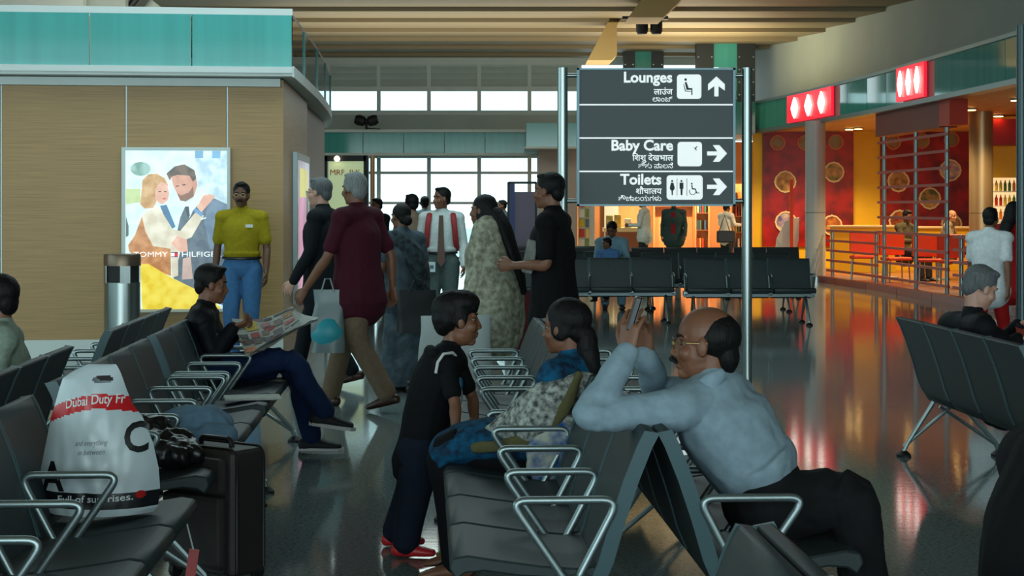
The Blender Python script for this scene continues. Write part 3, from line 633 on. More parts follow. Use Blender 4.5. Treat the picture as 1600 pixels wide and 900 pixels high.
def ptext(s, x, y, h):
    t = text_mesh(s, h/852*(PV1-PV0)*1.35, .0006); wd = max(v.co.x for v in t.vertices); xs = (pu(x[1])-pu(x[0]))/wd
    xform(t, Matrix.Translation((pu(x[0]), -.125, pv(y))) @ Matrix.Rotation(PI/2, 4, 'X') @ Matrix.Diagonal((xs, 1, 1, 1))); new_obj('lettering', t, em('print_white', (250, 252, 250)), pb_)
ptext('TOMMY', (104, 282), 600, 27); ptext('HILFIGER', (352, 562), 600, 27)
shape('fw', [(298, 580), (316, 580), (316, 598), (298, 598)], (250, 250, 250)); shape('fr', [(316, 580), (334, 580), (334, 598), (316, 598)], (200, 40, 50)); shape('navy', [(298, 576), (334, 576), (334, 580), (298, 580)], (40, 50, 90)); shape('navy', [(298, 598), (334, 598), (334, 602), (298, 602)], (40, 50, 90))
# side lightbox on the return wall
d = (Vector((*c2, 0))-Vector((*c1, 0))).normalized(); mid = Vector((*c1, 0))+d*2.2
sb = empty('side_lightbox', mid, math.atan2(d.y, d.x)); tag(sb, 'tall lit pink and yellow poster on the kiosk return wall', 'poster')
MB().span((-1.03, -.05, .47), (1.03, -.005, 2.1)).build('box_frame', M_ALU, sb)
for n_, x0_, x1_, z0_, z1_, c in (('paleviolet', -.9, .9, .55, 2.02, (196, 190, 200)), ('yellow2', -.6, .7, 1.62, 1.94, (214, 206, 60)), ('pink', -.7, .35, .6, 1.62, (216, 130, 166)), ('dkp', .4, .8, 1.1, 1.7, (70, 50, 60))):
    lay[0] += 1; MB().span((x0_, -.051-.0006*(lay[0]-40), z0_), (x1_, -.05, z1_)).build('print_shape', em('print_'+n_, c), sb)
# ---------------------------------------------------------------- litter bin
lb = empty('litter_bin', (GX(191, 15.6), 15.6, 0), -.35); tag(lb, 'tall steel litter bin with dark openings before the bamboo wall', 'bin')
def oval_ring(rx, ry, prof, n=28):
    b = MB(); vs = []; fs = []
    for s_, z in prof:
        for i in range(n):
            a = 2*PI*i/n; vs.append((rx*s_*math.cos(a), ry*s_*math.sin(a), z))
    for j in range(len(prof)-1):
        for i in range(n): l = (i+1) % n; fs.append((j*n+i, j*n+l, (j+1)*n+l, (j+1)*n+i))
    fs.append(tuple(range(n))[::-1]); fs.append(tuple((len(prof)-1)*n+i for i in range(n))); return b.add(vs, fs)
oval_ring(.165, .15, [(1, .03), (1, .83)]).build('lower_body', M_STEEL, lb, True)
oval_ring(.155, .14, [(1, .83), (1, .98)]).build('opening_recess', M_BLACK, lb, True)
for a in (0.6, 2.2, 3.9, 5.4): MB().box((.158*math.cos(a), .143*math.sin(a), .905), (.012, .09, .16), rz=a).build('bridge', M_STEEL, lb)
oval_ring(.17, .155, [(1, .98), (1, 1.07), (.96, 1.085)]).build('lid', mat('bronze_steel_lid', (120, 104, 88), .35, .8), lb, True)
oval_ring(.17, .155, [(1, 0), (1, .03)]).build('plinth', M_BLACK, lb)

# ---------------------------------------------------------------- beam benches
def seat_mesh(p):
    prof = [(.235, .405), (.255, .44), (.245, .47), (.20, .478), (.10, .462), (-.02, .445), (-.12, .437), (-.185, .445), (-.20, .43), (-.19, .405), (-.1, .405), (.05, .415), (.15, .43), (.205, .425)]
    b = MB(); b.prism(prof, p-.024, lambda u, v, t: (t-(p-.024)/2, u, v)); return b.mesh('seat', True, .006)
def back_mesh(p):
    f = [(-.125, .335), (-.16, .39), (-.19, .46), (-.225, .58), (-.265, .70), (-.305, .80), (-.327, .842)]
    prof = f+[(y-.036, z-.008) for y, z in f[::-1]]
    b = MB(); b.prism(prof, p-.024, lambda u, v, t: (t-(p-.024)/2, u, v)); return b.mesh('backrest', True, .006)
def edge_mesh():
    f = [(-.16, .39), (-.19, .46), (-.225, .58), (-.265, .70), (-.305, .80), (-.327, .842)]
    b = MB(); b.prism([(y+.004, z) for y, z in f]+[(y-.04, z-.008) for y, z in f[::-1]], .012, lambda u, v, t: (t-.006, u, v)); return b.mesh('edge_trim', True)
PITCH = .55
ME_SEAT, ME_BACK, ME_EDGE = seat_mesh(PITCH), back_mesh(PITCH), edge_mesh()
arm = rounded([(0, -.09, .40), (0, .075, .64), (0, -.245, .64), (0, -.12, .40)], .05, 6)
ME_ARM = MB().tube(arm, .0125, 10).mesh('armrest', True)
ME_BRK = MB().span((-.03, -.16, .36), (.03, -.05, .42)).mesh('arm_bracket', False, .006)
def leg_mesh():
    b = MB()
    for s, y in ((1, .24), (-1, -.34)):
        b.tube([(0, y, .03), (0, y*.93, .08), (0, -.03 if s > 0 else -.14, .355)], .014, 8); b.tube([(0, y, .06), (0, -.12 if s > 0 else -.05, .30)], .011, 8)
    return b.mesh('leg', True)
ME_LEG = leg_mesh(); ME_PAD = MB().lathe([(.045, 0), (.045, .012), (.018, .035)], seg=14).mesh('foot_pad', True)
def bench(label, x, y, rz, n, group=None):
    e = empty('beam_bench', (x, y, 0), rz); tag(e, label, 'bench', group)
    L = n*PITCH
    MB().span((-.02, -.13, .345), (L+.02, -.05, .395)).build('beam', M_BEAM, e, bevel=.006)
    for i in range(n):
        new_obj('seat', ME_SEAT, M_SEAT, e, ((i+.5)*PITCH, 0, 0)); b = new_obj('backrest', ME_BACK, M_SEAT, e, ((i+.5)*PITCH, 0, 0))
        for s in (-1, 1): new_obj('edge_trim', ME_EDGE, M_EDGE, b, (s*(PITCH/2-.010), 0, 0))
    for i in range(n+1):
        a = new_obj('armrest', ME_ARM, M_ALU, e, (i*PITCH, 0, 0)); new_obj('arm_bracket', ME_BRK, M_ALU, a)
    for q in (.1, L-.1):
        l = new_obj('leg', ME_LEG, M_ALU, e, (q, 0, 0))
        for yy in (.24, -.34): new_obj('foot_pad', ME_PAD, M_BLACK, l, (0, yy, 0))
    return e
TH = math.atan(.05)
def row_left(label, xb, y0, n, base=5.08):   # faces left (-X), first seat nearest
    return bench(label, xb-.05*(y0-base), y0, PI/2+TH, n)
def row_right(label, xb, y0, n, base=5.08):  # faces right (+X); origin at the far end
    y1 = y0+n*PITCH; return bench(label, xb-.05*(y1-base), y1, -PI/2+TH, n)
row_left('grey bench facing left on which the woman in blue sits', .07, 5.08, 4)
row_left('grey bench facing left behind the seated woman, with bare armrests', .07, 8.2, 4)
row_left('nearest grey bench at the bottom right, facing left', .07, 1.95, 3)
row_right('grey bench facing right under the man with the phone', .80, 5.13, 4)
row_right('grey bench facing right beyond the man with the phone', .80, 8.2, 4)
row_right('nearest grey bench at the bottom right, facing right', .80, 2.0, 3)
row_right('near left bench that carries the white duty free bag', -1.34, 3.92, 4, 5.57)
row_right('left bench with the plastic bag and suitcase before it', -1.41, 6.58, 4, 6.58)
row_right('left bench on which the newspaper reader sits', -1.53, 8.98, 4, 8.98)
row_left('dark bench at the left edge turned away, under the man in checked shirt', -2.47, 6.1, 4, 8.3)
row_left('far left bench turned away, beneath the litter bin', -2.47, 9.3, 4, 8.3)
row_right('bench on the right edge seen from behind, under the suited man', 2.70, 8.35, 4, 10.55)
# cross rows facing the camera
def row_front(label, pxl, n, Y): return bench(label, GX(pxl, Y)+n*PITCH, Y, PI, n)
row_front('front cross bench ending at the sign pole gap, behind the dark T-shirt', 790, 4, 22.6)
row_front('front cross bench at the right, before the grey column', 1072, 3, 22.3)
row_front('second cross bench behind the left front one', 800, 4, 26.0)
row_front('second cross bench behind the right front one', 1004, 4, 25.2)
row_front('third cross bench nearest the bookshop, left half', 788, 3, 29.6)
row_front('third cross bench nearest the bookshop, right half', 988, 3, 28.6)
row_front('third cross bench nearest the menu stand', 1150, 2, 28.8)
# ---------------------------------------------------------------- people: body builder
V = Vector
def ell(b, c, r, M=None, seg=14, rings=9):
    vs = []; fs = []
    for j in range(rings+1):
        th = PI*j/rings
        for i in range(seg):
            a = 2*PI*i/seg; vs.append(V((r[0]*math.sin(th)*math.cos(a), r[1]*math.sin(th)*math.sin(a), r[2]*math.cos(th))))
    vs = [(v+V(c)) for v in vs]
    if M is not None: vs = [M @ v for v in vs]
    for j in range(rings):
        for i in range(seg): l = (i+1) % seg; fs.append((j*seg+i, (j+1)*seg+i, (j+1)*seg+l, j*seg+l))
    b.add(vs, fs)
def limb(b, pts, rad, side=(1, 0, 0), seg=16, sub=4, caps=True):
    """smooth tapered tube with elliptical sections; rad entries are r or (r across 'side', r the other way); 'side' may be a list"""
    pts = [V(p) for p in pts]; rad = [(r, r) if not isinstance(r, (tuple, list)) else tuple(r) for r in rad]; n = len(pts)
    sides = [V(s) for s in side] if isinstance(side, list) else [V(side)]*n
    def cr(a, i, t):
        p0, p1, p2, p3 = a[max(i-1, 0)], a[i], a[min(i+1, n-1)], a[min(i+2, n-1)]
        return p1*0.5*2 + (p2-p0)*(.5*t)+(p0*2-p1*5+p2*4-p3)*(.5*t*t)+(p1*3-p0-p2*3+p3)*(.5*t*t*t)
    P = []; R = []; SD = []
    RV = [V((r[0], r[1], 0)) for r in rad]
    for i in range(n-1):
        for k in range(sub):
            t = k/sub; P.append(cr(pts, i, t)); q = cr(RV, i, t); R.append((max(q.x, .002), max(q.y, .002))); SD.append(sides[i].lerp(sides[i+1], t))
    P.append(pts[-1]); R.append(rad[-1]); SD.append(sides[-1])
    T = [(P[min(i+1, len(P)-1)]-P[max(i-1, 0)]).normalized() for i in range(len(P))]
    if caps:
        for end in (0, 1):
            i = 0 if end == 0 else len(P)-1; p, r, t, s = P[i], R[i], T[i], SD[i]; h = min(r)
            ex = []
            for a in (.5, .85, .99):
                ex.append((p+t*(h*a*(-1 if end == 0 else 1)), (r[0]*math.sqrt(1-a*a), r[1]*math.sqrt(1-a*a)), t, s))
            if end == 0: ex = ex[::-1]; P = [e[0] for e in ex]+P; R = [e[1] for e in ex]+R; T = [e[2] for e in ex]+T; SD = [e[3] for e in ex]+SD
            else: P += [e[0] for e in ex]; R += [e[1] for e in ex]; T += [e[2] for e in ex]; SD += [e[3] for e in ex]
    vs = []; fs = []
    for p, r, t, s in zip(P, R, T, SD):
        u = s-t*s.dot(t); u = u.normalized() if u.length > 1e-4 else t.orthogonal().normalized(); w_ = t.cross(u)
        for k in range(seg): a = 2*PI*k/seg; vs.append(p+u*(r[0]*math.cos(a))+w_*(r[1]*math.sin(a)))
    m = len(P)
    for i in range(m-1):
        for k in range(seg): l = (k+1) % seg; fs.append((i*seg+k, i*seg+l, (i+1)*seg+l, (i+1)*seg+k))
    fs.append(tuple(range(seg))[::-1]); fs.append(tuple((m-1)*seg+k for k in range(seg)))
    b.add(vs, fs)
def voxel(b, size, it=4, wr=0.0, wsc=9.0, zmin=None):
    """fuse overlapping shapes into one smooth surface"""
    me = bpy.data.meshes.new('t'); me.from_pydata([tuple(v) for v in b.v], [], b.f); me.update()
    bm = bmesh.new(); bm.from_mesh(me); bmesh.ops.recalc_face_normals(bm, faces=bm.faces); bm.to_mesh(me); bm.free()
    o = bpy.data.objects.new('t', me); COL.objects.link(o)
    r = o.modifiers.new('r', 'REMESH'); r.mode = 'VOXEL'; r.voxel_size = size; r.use_smooth_shade = True
    s = o.modifiers.new('s', 'SMOOTH'); s.iterations = it; s.factor = .5
    bpy.context.view_layer.update()
    out = bpy.data.meshes.new_from_object(o.evaluated_get(bpy.context.evaluated_depsgraph_get()))
    bpy.data.objects.remove(o); bpy.data.meshes.remove(me)
    if wr:
        ns = [v.normal.copy() for v in out.vertices]
        for v, nn in zip(out.vertices, ns):
            c = v.co; q = V((c.x*wsc*1.3, c.y*wsc*1.3, c.z*wsc*.8+3*noise.noise(c*2.2)))
            f_ = noise.noise(q)+.5*noise.noise(q*2.1)
            v.co += nn*(wr*f_)
    if zmin is not None:
        for v in out.vertices:
            if v.co.z < zmin: v.co.z = zmin
    for p in out.polygons: p.use_smooth = True
    return out
def join(meshes, name):
    bm = bmesh.new()
    for m in meshes: bm.from_mesh(m)
    me = bpy.data.meshes.new(name); bm.to_mesh(me); bm.free()
    for p in me.polygons: p.use_smooth = True
    return me
def frame(c, fwd, up=(0, 0, 1), s=1.0):
    f = V(fwd).normalized(); x = f.cross(V(up)).normalized(); z = x.cross(f)
    return Matrix(((x.x*s, f.x*s, z.x*s, c[0]), (x.y*s, f.y*s, z.y*s, c[1]), (x.z*s, f.z*s, z.z*s, c[2]), (0, 0, 0, 1)))
def head_shape(b, M, female=False):
    ell(b, (0, -.012, .035), (.074, .095, .085), M, 20, 14); ell(b, (0, .028, -.03), (.060, .062, .075), M); ell(b, (0, .020, -.062), (.054, .060, .052), M)
    ell(b, (0, .060, -.092), (.026, .023, .021), M, 10, 7)
    q_ = M.to_scale()[0]; limb(b, [M @ V((0, .078, .014)), M @ V((0, .090, -.012)), M @ V((0, .097, -.029))], [.009*q_, .0105*q_, .0120*q_], seg=8)
    for s in (-1, 1):
        ell(b, (s*.013, .091, -.033), (.010, .011, .009), M, 8, 6); ell(b, (s*.03, .072, .022), (.026, .012, .009), M, 10, 6); ell(b, (s*.038, .058, -.028), (.026, .024, .026), M, 10, 7)
        ell(b, (s*.075, -.008, -.006), (.010, .019, .030), M @ Matrix.Rotation(s*.25, 4, 'Z'), 10, 8)
    ell(b, (0, .080, -.056), (.025, .014, .008), M, 10, 6); ell(b, (0, .077, -.070), (.022, .014, .009), M, 10, 6)
def hand_shape(b, w_, d, n, t, curl=.35, s=1.0, thumb=.6, spread=.12):
    """w_ wrist, d towards the fingers, n palm normal (fingers close towards it), t thumb side"""
    d, n = V(d).normalized(), V(n); n = (n-d*n.dot(d)).normalized(); t = V(t); t = (t-d*t.dot(d)-n*t.dot(n)).normalized(); w_ = V(w_)
    limb(b, [w_-d*.02*s, w_+d*.03*s, w_+d*.085*s], [(.026*s, .02*s), (.036*s, .017*s), (.041*s, .014*s)], side=t)
    for k, (o, L) in enumerate(((.031, .068), (.0105, .078), (-.0105, .073), (-.031, .056))):
        p = w_+d*(.086-.006*abs(k-1))*s+t*o*s; dd = (d+t*(spread*(1.3-k)*.6)).normalized(); pts = [p]; c = curl
        for q, a in ((.46, 1.0), (.3, 1.25), (.24, .8)):
            ang_ = c*a; dd = (dd*math.cos(ang_)+n*math.sin(ang_)).normalized(); nn = (n*math.cos(ang_)-d*0).normalized(); p = p+dd*(L*q*s); pts.append(p)
        limb(b, pts, [.0095*s, .009*s, .008*s, .0065*s], seg=8, sub=2)
    p0 = w_+d*.025*s+t*.026*s; p1 = w_+d*.055*s+t*(.05)*s+n*.01*s; p2 = p1+(d*.8+t*(.5-thumb*.6)+n*thumb*.5).normalized()*.034*s; p3 = p2+(d+n*thumb*.7-t*thumb*.3).normalized()*.026*s
    limb(b, [p0, p1, p2, p3], [.014*s, .012*s, .010*s, .0075*s], seg=8, sub=2)
SK = {'brown': mat('skin_brown', (122, 80, 58), .5, var=.06, scale=14), 'dark': mat('skin_dark', (92, 60, 44), .5, var=.06, scale=14), 'tan': mat('skin_tan', (166, 118, 92), .5, var=.06, scale=14), 'pale': mat('skin_pale', (196, 150, 130), .5, var=.06, scale=14)}
def hairmat(n, c): return mat('hair_'+n, c, .6, var=.3, scale=6, stretch=(30, 30, 2), bump=.35, spec=.25)
H_BLACK = hairmat('black', (14, 13, 14)); H_GREY = hairmat('grey', (92, 96, 98)); H_SILVER = hairmat('silver', (128, 132, 132)); H_SALT = hairmat('salt_and_pepper', (98, 102, 104))
M_EYE = mat('eye_white', (138, 126, 116), .35); M_IRIS = mat('eye_iris', (24, 14, 10), .15)
def cloth(n, c, rough=.85, **k): return mat('cloth_'+n, c, rough, var=k.pop('var', .08), scale=k.pop('scale', 30), bump=k.pop('bump', .12), spec=.2, **k)

def stand(h=1.72, st=0.0, sw=0.12, lean=0.0, wid=1.0):
    """upright or walking figure facing +y; right side is +x; st stride, sw arm swing"""
    s = h/1.72; J = {}
    def P(x, y, z): return V((x*s, y*s, z*s))
    J['pel'] = P(0, 0, .93); J['wai'] = P(0, lean*.3, 1.08); J['che'] = P(0, lean*.7, 1.28); J['nec'] = P(0, lean-.02, 1.455); J['head'] = P(0, lean+.02, 1.60)
    for a, g in (('R', 1), ('L', -1)):
        f = st/2*g
        J['s'+a] = P(g*.185*wid, lean-.015, 1.395); J['e'+a] = P(g*.235*wid, lean-.03-sw*.5*g, 1.115); J['w'+a] = P(g*.245*wid, lean+.06-sw*g, .875)
        J['h'+a] = P(g*.09, 0, .90); J['a'+a] = P(g*.085, f, .085+(.05 if f < -.05 else 0)); J['k'+a] = P(g*.095, f*.5+.04+(.05 if f < 0 else 0), .50)
        J['t'+a] = V((g*.12, 1, -.25 if f < -.05 else 0))
    J['s'] = s; return J
def person(label, loc, rz, J, face=(0, 1, 0), up=(0, 0, 1), skin='brown', hair=None, hstyle='short', top=None, bottom=None, shoe=None, sole=None,
           sleeve=1.0, vox=.011, hands=(('d', .35), ('d', .35)), fat=1.0, tuck=False, hem=.0, legr=1.0, female=False, glasses=False, mous=False, barefoot=False, name='person', wr=.004, legcover=1.0, headscale=1.0, neckskin=True, belt=None):
    s = J['s']; e = empty(name, loc, rz); tag(e, label, 'person'); fine = vox < .009
    sv = (J['sR']-J['sL']).normalized(); hv = (J['hR']-J['hL']).normalized()
    def torso(b, g, low=0.0, neck=True):
        sd = [hv, hv, hv.lerp(sv, .5), sv, sv]; up_ = (J['wai']-J['pel']).normalized()
        pts = [J['pel']-up_*(.05+low)*s, J['pel']+up_*(.03 if low > -.05 else .135)*s, J['wai'], J['che'], J['nec']-(J['nec']-J['che']).normalized()*.05*s]
        rr = [((.15 if low < .03 else .178)*fat+g, (.105 if low < .03 else .14)*fat+g), (.16*fat+g, .115*fat+g), (.14*fat+g, .108*fat+g), (.158*fat+g, .112*fat+g), (.13+g, .075+g)]
        limb(b, pts, [(a*s, c*s) for a, c in rr], side=sd)
        limb(b, [J['sL'], J['nec']-V((0, 0, .055*s)), J['sR']], [(.056+g)*s, (.066+g)*s, (.056+g)*s], side=(0, 0, 1))
    bd = MB(); torso(bd, -.008)
    for a in 'LR':
        limb(bd, [J['s'+a], (J['s'+a]+J['e'+a])/2, J['e'+a], J['e'+a].lerp(J['w'+a], .35), J['w'+a]], [.052*s, .044*s, .037*s, .038*s, .025*s])
        limb(bd, [J['h'+a], (J['h'+a]+J['k'+a])/2, J['k'+a], J['k'+a].lerp(J['a'+a], .3), J['a'+a]], [.085*s, .072*s, .05*s, .053*s, .036*s])
        if barefoot or shoe is None:
            t = V(J['t'+a]).normalized(); limb(bd, [J['a'+a]-t*.04*s-V((0, 0, .04*s)), J['a'+a]+t*.07*s-V((0, 0, .045*s)), J['a'+a]+t*.16*s-V((0, 0, .06*s))], [(.03*s, .035*s), (.04*s, .028*s), (.035*s, .014*s)], side=t.cross(V((0, 0, 1))))
    M = frame(J['head'], face, up, s*headscale)
    limb(bd, [J['nec']-V((0, 0, .03*s)), M @ V((0, -.02, -.04))], [(.056*s, .056*s), (.05*s, .052*s)], side=sv)
    parts = [voxel(bd, vox, 4)]
    hb = MB(); head_shape(hb, M); limb(hb, [M @ V((0, -.02, -.03)), J['nec'].lerp(M @ V((0, -.02, -.04)), .3)], [.05*s, .051*s]); parts.append(voxel(hb, .0042 if fine else (.007 if vox < .014 else .01), 6 if fine else 3))
    for i, a in enumerate('LR'):
        hd = J.get('hand'+a)
        g = 1 if a == 'R' else -1
        d = (J['w'+a]-J['e'+a]).normalized(); nrm = V((-g, 0, 0)); th = V((0, 1, 0)); curl = .35; thumb = .6
        if hd: d, nrm, th, curl, thumb = V(hd[0]), V(hd[1]), V(hd[2]), hd[3], (hd[4] if len(hd) > 4 else .6)
        q = MB(); hand_shape(q, J['w'+a], d, nrm, th, curl, s*.98, thumb); parts.append(voxel(q, .0032 if fine else (.0055 if vox < .014 else .008), 2))
    new_obj('body', join(parts, 'body'), SK[skin], e)
    # eyes, brows
    for g in (-1, 1):
        q = MB(); ell(q, (g*.031, .0645, .004), (.015, .011, .0075), M, 10, 6); ey = q.build('eye', M_EYE, e, True)
        q = MB(); ell(q, (g*.031, .0725, .004), (.0085, .0048, .007), M, 8, 6); q.build('iris', M_IRIS, ey, True)
        if hair:
            q = MB(); limb(q, [M @ V((g*.013, .084, .024)), M @ V((g*.032, .082, .030)), M @ V((g*.05, .070, .025))], [.0035*s, .0045*s, .003*s], seg=6); q.build('eyebrow', hair, e, True)
    q = MB(); limb(q, [M @ V((-.02, .082, -.0625)), M @ V((0, .0905, -.062)), M @ V((.02, .082, -.0625))], [.002, .003, .002], seg=6); q.build('lips', mat('lips', (120, 66, 58), .4), e, True)
    if mous:
        q = MB(); limb(q, [M @ V((-.03, .088, -.056)), M @ V((0, .103, -.047)), M @ V((.03, .088, -.056))], [.005*s, .009*s, .005*s], seg=8); q.build('moustache', hair or H_BLACK, e, True)
    if glasses:
        q = MB()
        for g in (-1, 1):
            q.tube([M @ V((g*.032+.021*math.cos(k*PI/8), .098, .002+.016*math.sin(k*PI/8))) for k in range(16)], .0016*s, 6, True)
            q.tube([M @ V((g*.053, .097, .006)), M @ V((g*.074, .06, .008)), M @ V((g*.08, -.005, .008))], .0016*s, 6)
        q.tube([M @ V((-.011, .1, .004)), M @ V((.011, .1, .004))], .0016*s, 6); q.build('glasses', mat('glasses_metal', (150, 130, 90), .3, .9), e)
    if hair:
        q = MB()
        if hstyle != 'bald': ell(q, (0, -.020, .047), (.082, .097, .086), M, 22, 16); ell(q, (0, -.062, -.01), (.066, .046, .062), M)
        if hstyle == 'short':
            for g in (-1, 1): ell(q, (g*.066, -.002, .02), (.014, .03, .045), M, 10, 8)
            ell(q, (0, .03, .104), (.058, .052, .020), M)
        if hstyle == 'bowl':
            ell(q, (0, .014, .078), (.083, .084, .056), M); ell(q, (0, .060, .056), (.062, .032, .032), M); ell(q, (0, -.05, .01), (.078, .066, .07), M)
            for g in (-1, 1): ell(q, (g*.066, .005, .015), (.018, .035, .05), M, 10, 8)
        if hstyle == 'bald':
            ell(q, (0, -.036, .028), (.0815, .084, .078), M, 22, 16); ell(q, (0, -.072, -.035), (.064, .042, .062), M)
            for g in (-1, 1): ell(q, (g*.064, .008, .0), (.014, .018, .04), M, 10, 8)
        if hstyle == 'long':
            limb(q, [M @ V((0, -.05, .04)), M @ V((0, -.10, -.08)), J['nec']+V((0, 0, -.02))+M.to_3x3() @ V((0, -.13, 0)), J['che']+M.to_3x3() @ V((0, -.21, 0)), J['wai']+M.to_3x3() @ V((0, -.26, .06))], [(.08*s, .07*s), (.085*s, .055*s), (.085*s, .04*s), (.07*s, .03*s), (.03*s, .015*s)], side=M.to_3x3() @ V((1, 0, 0)))
            for g in (-1, 1): ell(q, (g*.066, -.01, -.03), (.018, .05, .09), M, 10, 8)
        if hstyle == 'bun':
            ell(q, (0, -.105, -.03), (.045, .045, .05), M)
        if hstyle == 'tail':
            ell(q, (0, -.03, .04), (.086, .1, .088), M); ell(q, (0, -.085, -.03), (.05, .04, .06), M)
            for g in (-1, 1): ell(q, (g*.066, -.005, .0), (.018, .05, .06), M, 10, 8)
        new_obj('hair', voxel(q, .005 if fine else .008, 4, .0018, 45), hair, e)
    if top:
        q = MB(); torso(q, .014 if tuck else .024, -.155 if tuck else .06+hem)
        for a in 'LR':
            mid = J['s'+a].lerp(J['e'+a], .5)
            if sleeve <= .5: limb(q, [J['s'+a], mid, J['s'+a].lerp(J['e'+a], sleeve*1.5)], [.064*s, .058*s, .060*s])
            else: limb(q, [J['s'+a], mid, J['e'+a], J['e'+a].lerp(J['w'+a], .5), J['e'+a].lerp(J['w'+a], .985)], [.066*s, .058*s, .051*s, .047*s, .041*s]); ell(q, J['e'+a], (.054*s, .054*s, .054*s))
        cn = J['nec']-V((0, 0, .02*s))
        limb(q, [cn-V((0, 0, .03*s)), cn.lerp(M @ V((0, -.02, -.06)), .35)], [.078*s, .066*s], side=sv)
        new_obj('shirt', voxel(q, vox*.85, 4, wr), top, e)
    if bottom:
        q = MB(); limb(q, [J['hL'], J['pel'], J['hR']], [.105*s, .12*s, .105*s], side=(0, 1, 0)); up_ = (J['wai']-J['pel']).normalized()
        if legcover >= 1: limb(q, [J['pel'], J['pel']+up_*.085*s], [(.166*fat*s, .125*fat*s), ((.150*fat+.008)*s, (.110*fat+.008)*s)], side=hv)
        for a in 'LR':
            kk, aa = J['k'+a], J['a'+a]; end = aa-(aa-kk).normalized()*.01*s if legcover >= 1 else kk.lerp(aa, legcover)
            limb(q, [J['h'+a], (J['h'+a]+kk)/2, kk, kk.lerp(end, .5), end], [(.102*legr)*s, .088*legr*s, .071*legr*s, .066*legr*s, .064*legr*s])
        new_obj('trousers', voxel(q, vox*.85, 4, wr), bottom, e)
    if belt:
        up_ = (J['wai']-J['pel']).normalized(); c = J['pel']+up_*.085*s; q = MB(); fw = hv.cross(up_)
        q.tube([c+hv*((.154*fat+.012)*s*math.cos(k*PI/12))+fw*((.114*fat+.012)*s*math.sin(k*PI/12)) for k in range(24)], .014*s, 6, True); q.build('belt', belt, e, True)
    if shoe and not barefoot:
        for a in 'LR':
            t = V(J['t'+a]).normalized(); A = J['a'+a]; sd = t.cross(V((0, 0, 1))).normalized(); dn = sd.cross(t)
            if dn.z > 0: dn = -dn
            q = MB(); B = A+dn*.05*s
            limb(q, [B-t*.055*s, B+t*.02*s, B+t*.1*s+dn*.006*s, B+t*.165*s+dn*.012*s], [(.036*s, .042*s), (.039*s, .046*s), (.045*s, .032*s), (.036*s, .022*s)], side=sd)
            limb(q, [A+V((0, 0, .01*s)), B], [.045*s, .04*s], seg=12)
            lowest = (B+dn*.034*s)
            m_ = q.mesh('shoe', True)
            for v in m_.vertices:
                dd = (v.co-lowest).dot(dn)
                if dd > 0: v.co -= dn*dd
            so_ = new_obj('shoe', m_, shoe, e)
            if sole:
                q = MB(); out = [(-.062, .026), (-.085, 0), (-.062, -.026), (.02, -.034), (.1, -.044), (.165, -.036), (.195, 0), (.165, .036), (.1, .044), (.02, .034)]
                q.prism([(u*s*1.04, v*s*1.06) for u, v in out], .022*s, lambda u, v, h: lowest-B+B+t*u+sd*v-dn*h+dn*.008*s-(lowest-B-dn*.034*s)*0); q.build('sole', sole, so_, True)
    return e, M
# ---------------------------------------------------------------- the people
SH_BLK = mat('black_leather', (22, 20, 20), .35); SH_BRN = mat('brown_leather', (58, 32, 24), .35); M_DENIM = cloth('dark_denim', (22, 30, 44)); M_DENIML = cloth('light_denim', (62, 106, 150))
def rel(o, **k): return {n: (v-o) for n, v in k.items()}
# boy
o = V((GX(645, 7.5), 7.5, 0)); p = lambda x, y, Y=7.5: W(x, y, Y)-o
J = dict(s=.70, pel=p(662, 690), wai=p(668, 645), che=p(684, 590), nec=p(702, 546), head=p(715, 500), sR=p(696, 572, 7.38), sL=p(712, 566, 7.62), eR=p(711, 632, 7.32), eL=p(738, 622, 7.60), wR=p(712, 672, 7.26), wL=p(742, 660, 7.46),
         hR=p(656, 705, 7.43), hL=p(664, 702, 7.57), kR=p(648, 775, 7.42), kL=p(640, 772, 7.6), aR=p(634, 846, 7.42), aL=p(618, 838, 7.66), tR=V((1, -.1, 0)), tL=V((1, .1, 0)))
J['aR'].z = .065; J['aL'].z = .065
J['handR'] = (V((.7, -.1, -.45)), V((-.1, 0, -1)), V((0, 1, 0)), .25, .3); J['handL'] = (V((.7, -.1, -.45)), V((-.1, 0, -1)), V((0, -1, 0)), .25, .3)
boy, BM = person('small boy in black hooded shirt and jeans leaning on the seated woman', o, 0, J, face=(1, .12, -.02), skin='brown', hair=H_BLACK, hstyle='bowl', top=cloth('black_cotton', (15, 17, 20)), bottom=M_DENIM, shoe=mat('red_clog', (196, 36, 42), .4), sleeve=.45, vox=.0075, fat=1.16, legr=1.38, headscale=1.42, hem=.02, wr=.003)
q = MB(); limb(q, [p(676, 556, 7.5), p(664, 586, 7.5), p(660, 612, 7.5)], [(.075, .04), (.10, .055), (.05, .03)], side=(0, 1, 0)); limb(q, [p(680, 552, 7.42), p(672, 548, 7.5), p(682, 552, 7.58)], [.024, .028, .024]); new_obj('hood', voxel(q, .008, 4, .003), MATS['cloth_black_cotton'], boy)
q = MB(); q.tube([p(681, 583, 7.33), p(684, 566, 7.325), p(693, 553, 7.34), p(707, 551, 7.37), p(712, 556, 7.40)], .0065, 8); q.build('white_piping', mat('white_piping', (206, 206, 200), .7), boy, True)
for i, (x, y, hh, c) in enumerate(((722, 600, .03, (40, 130, 170)), (722, 618, .04, (200, 210, 210)), (718, 634, .03, (60, 150, 190)))):
    q = MB(); ell(q, p(x-3, y, 7.41), (.012, .05, hh), None, 10, 8); q.build('shirt_print', mat('shirt_print_%d' % i, c, .7), boy, True)
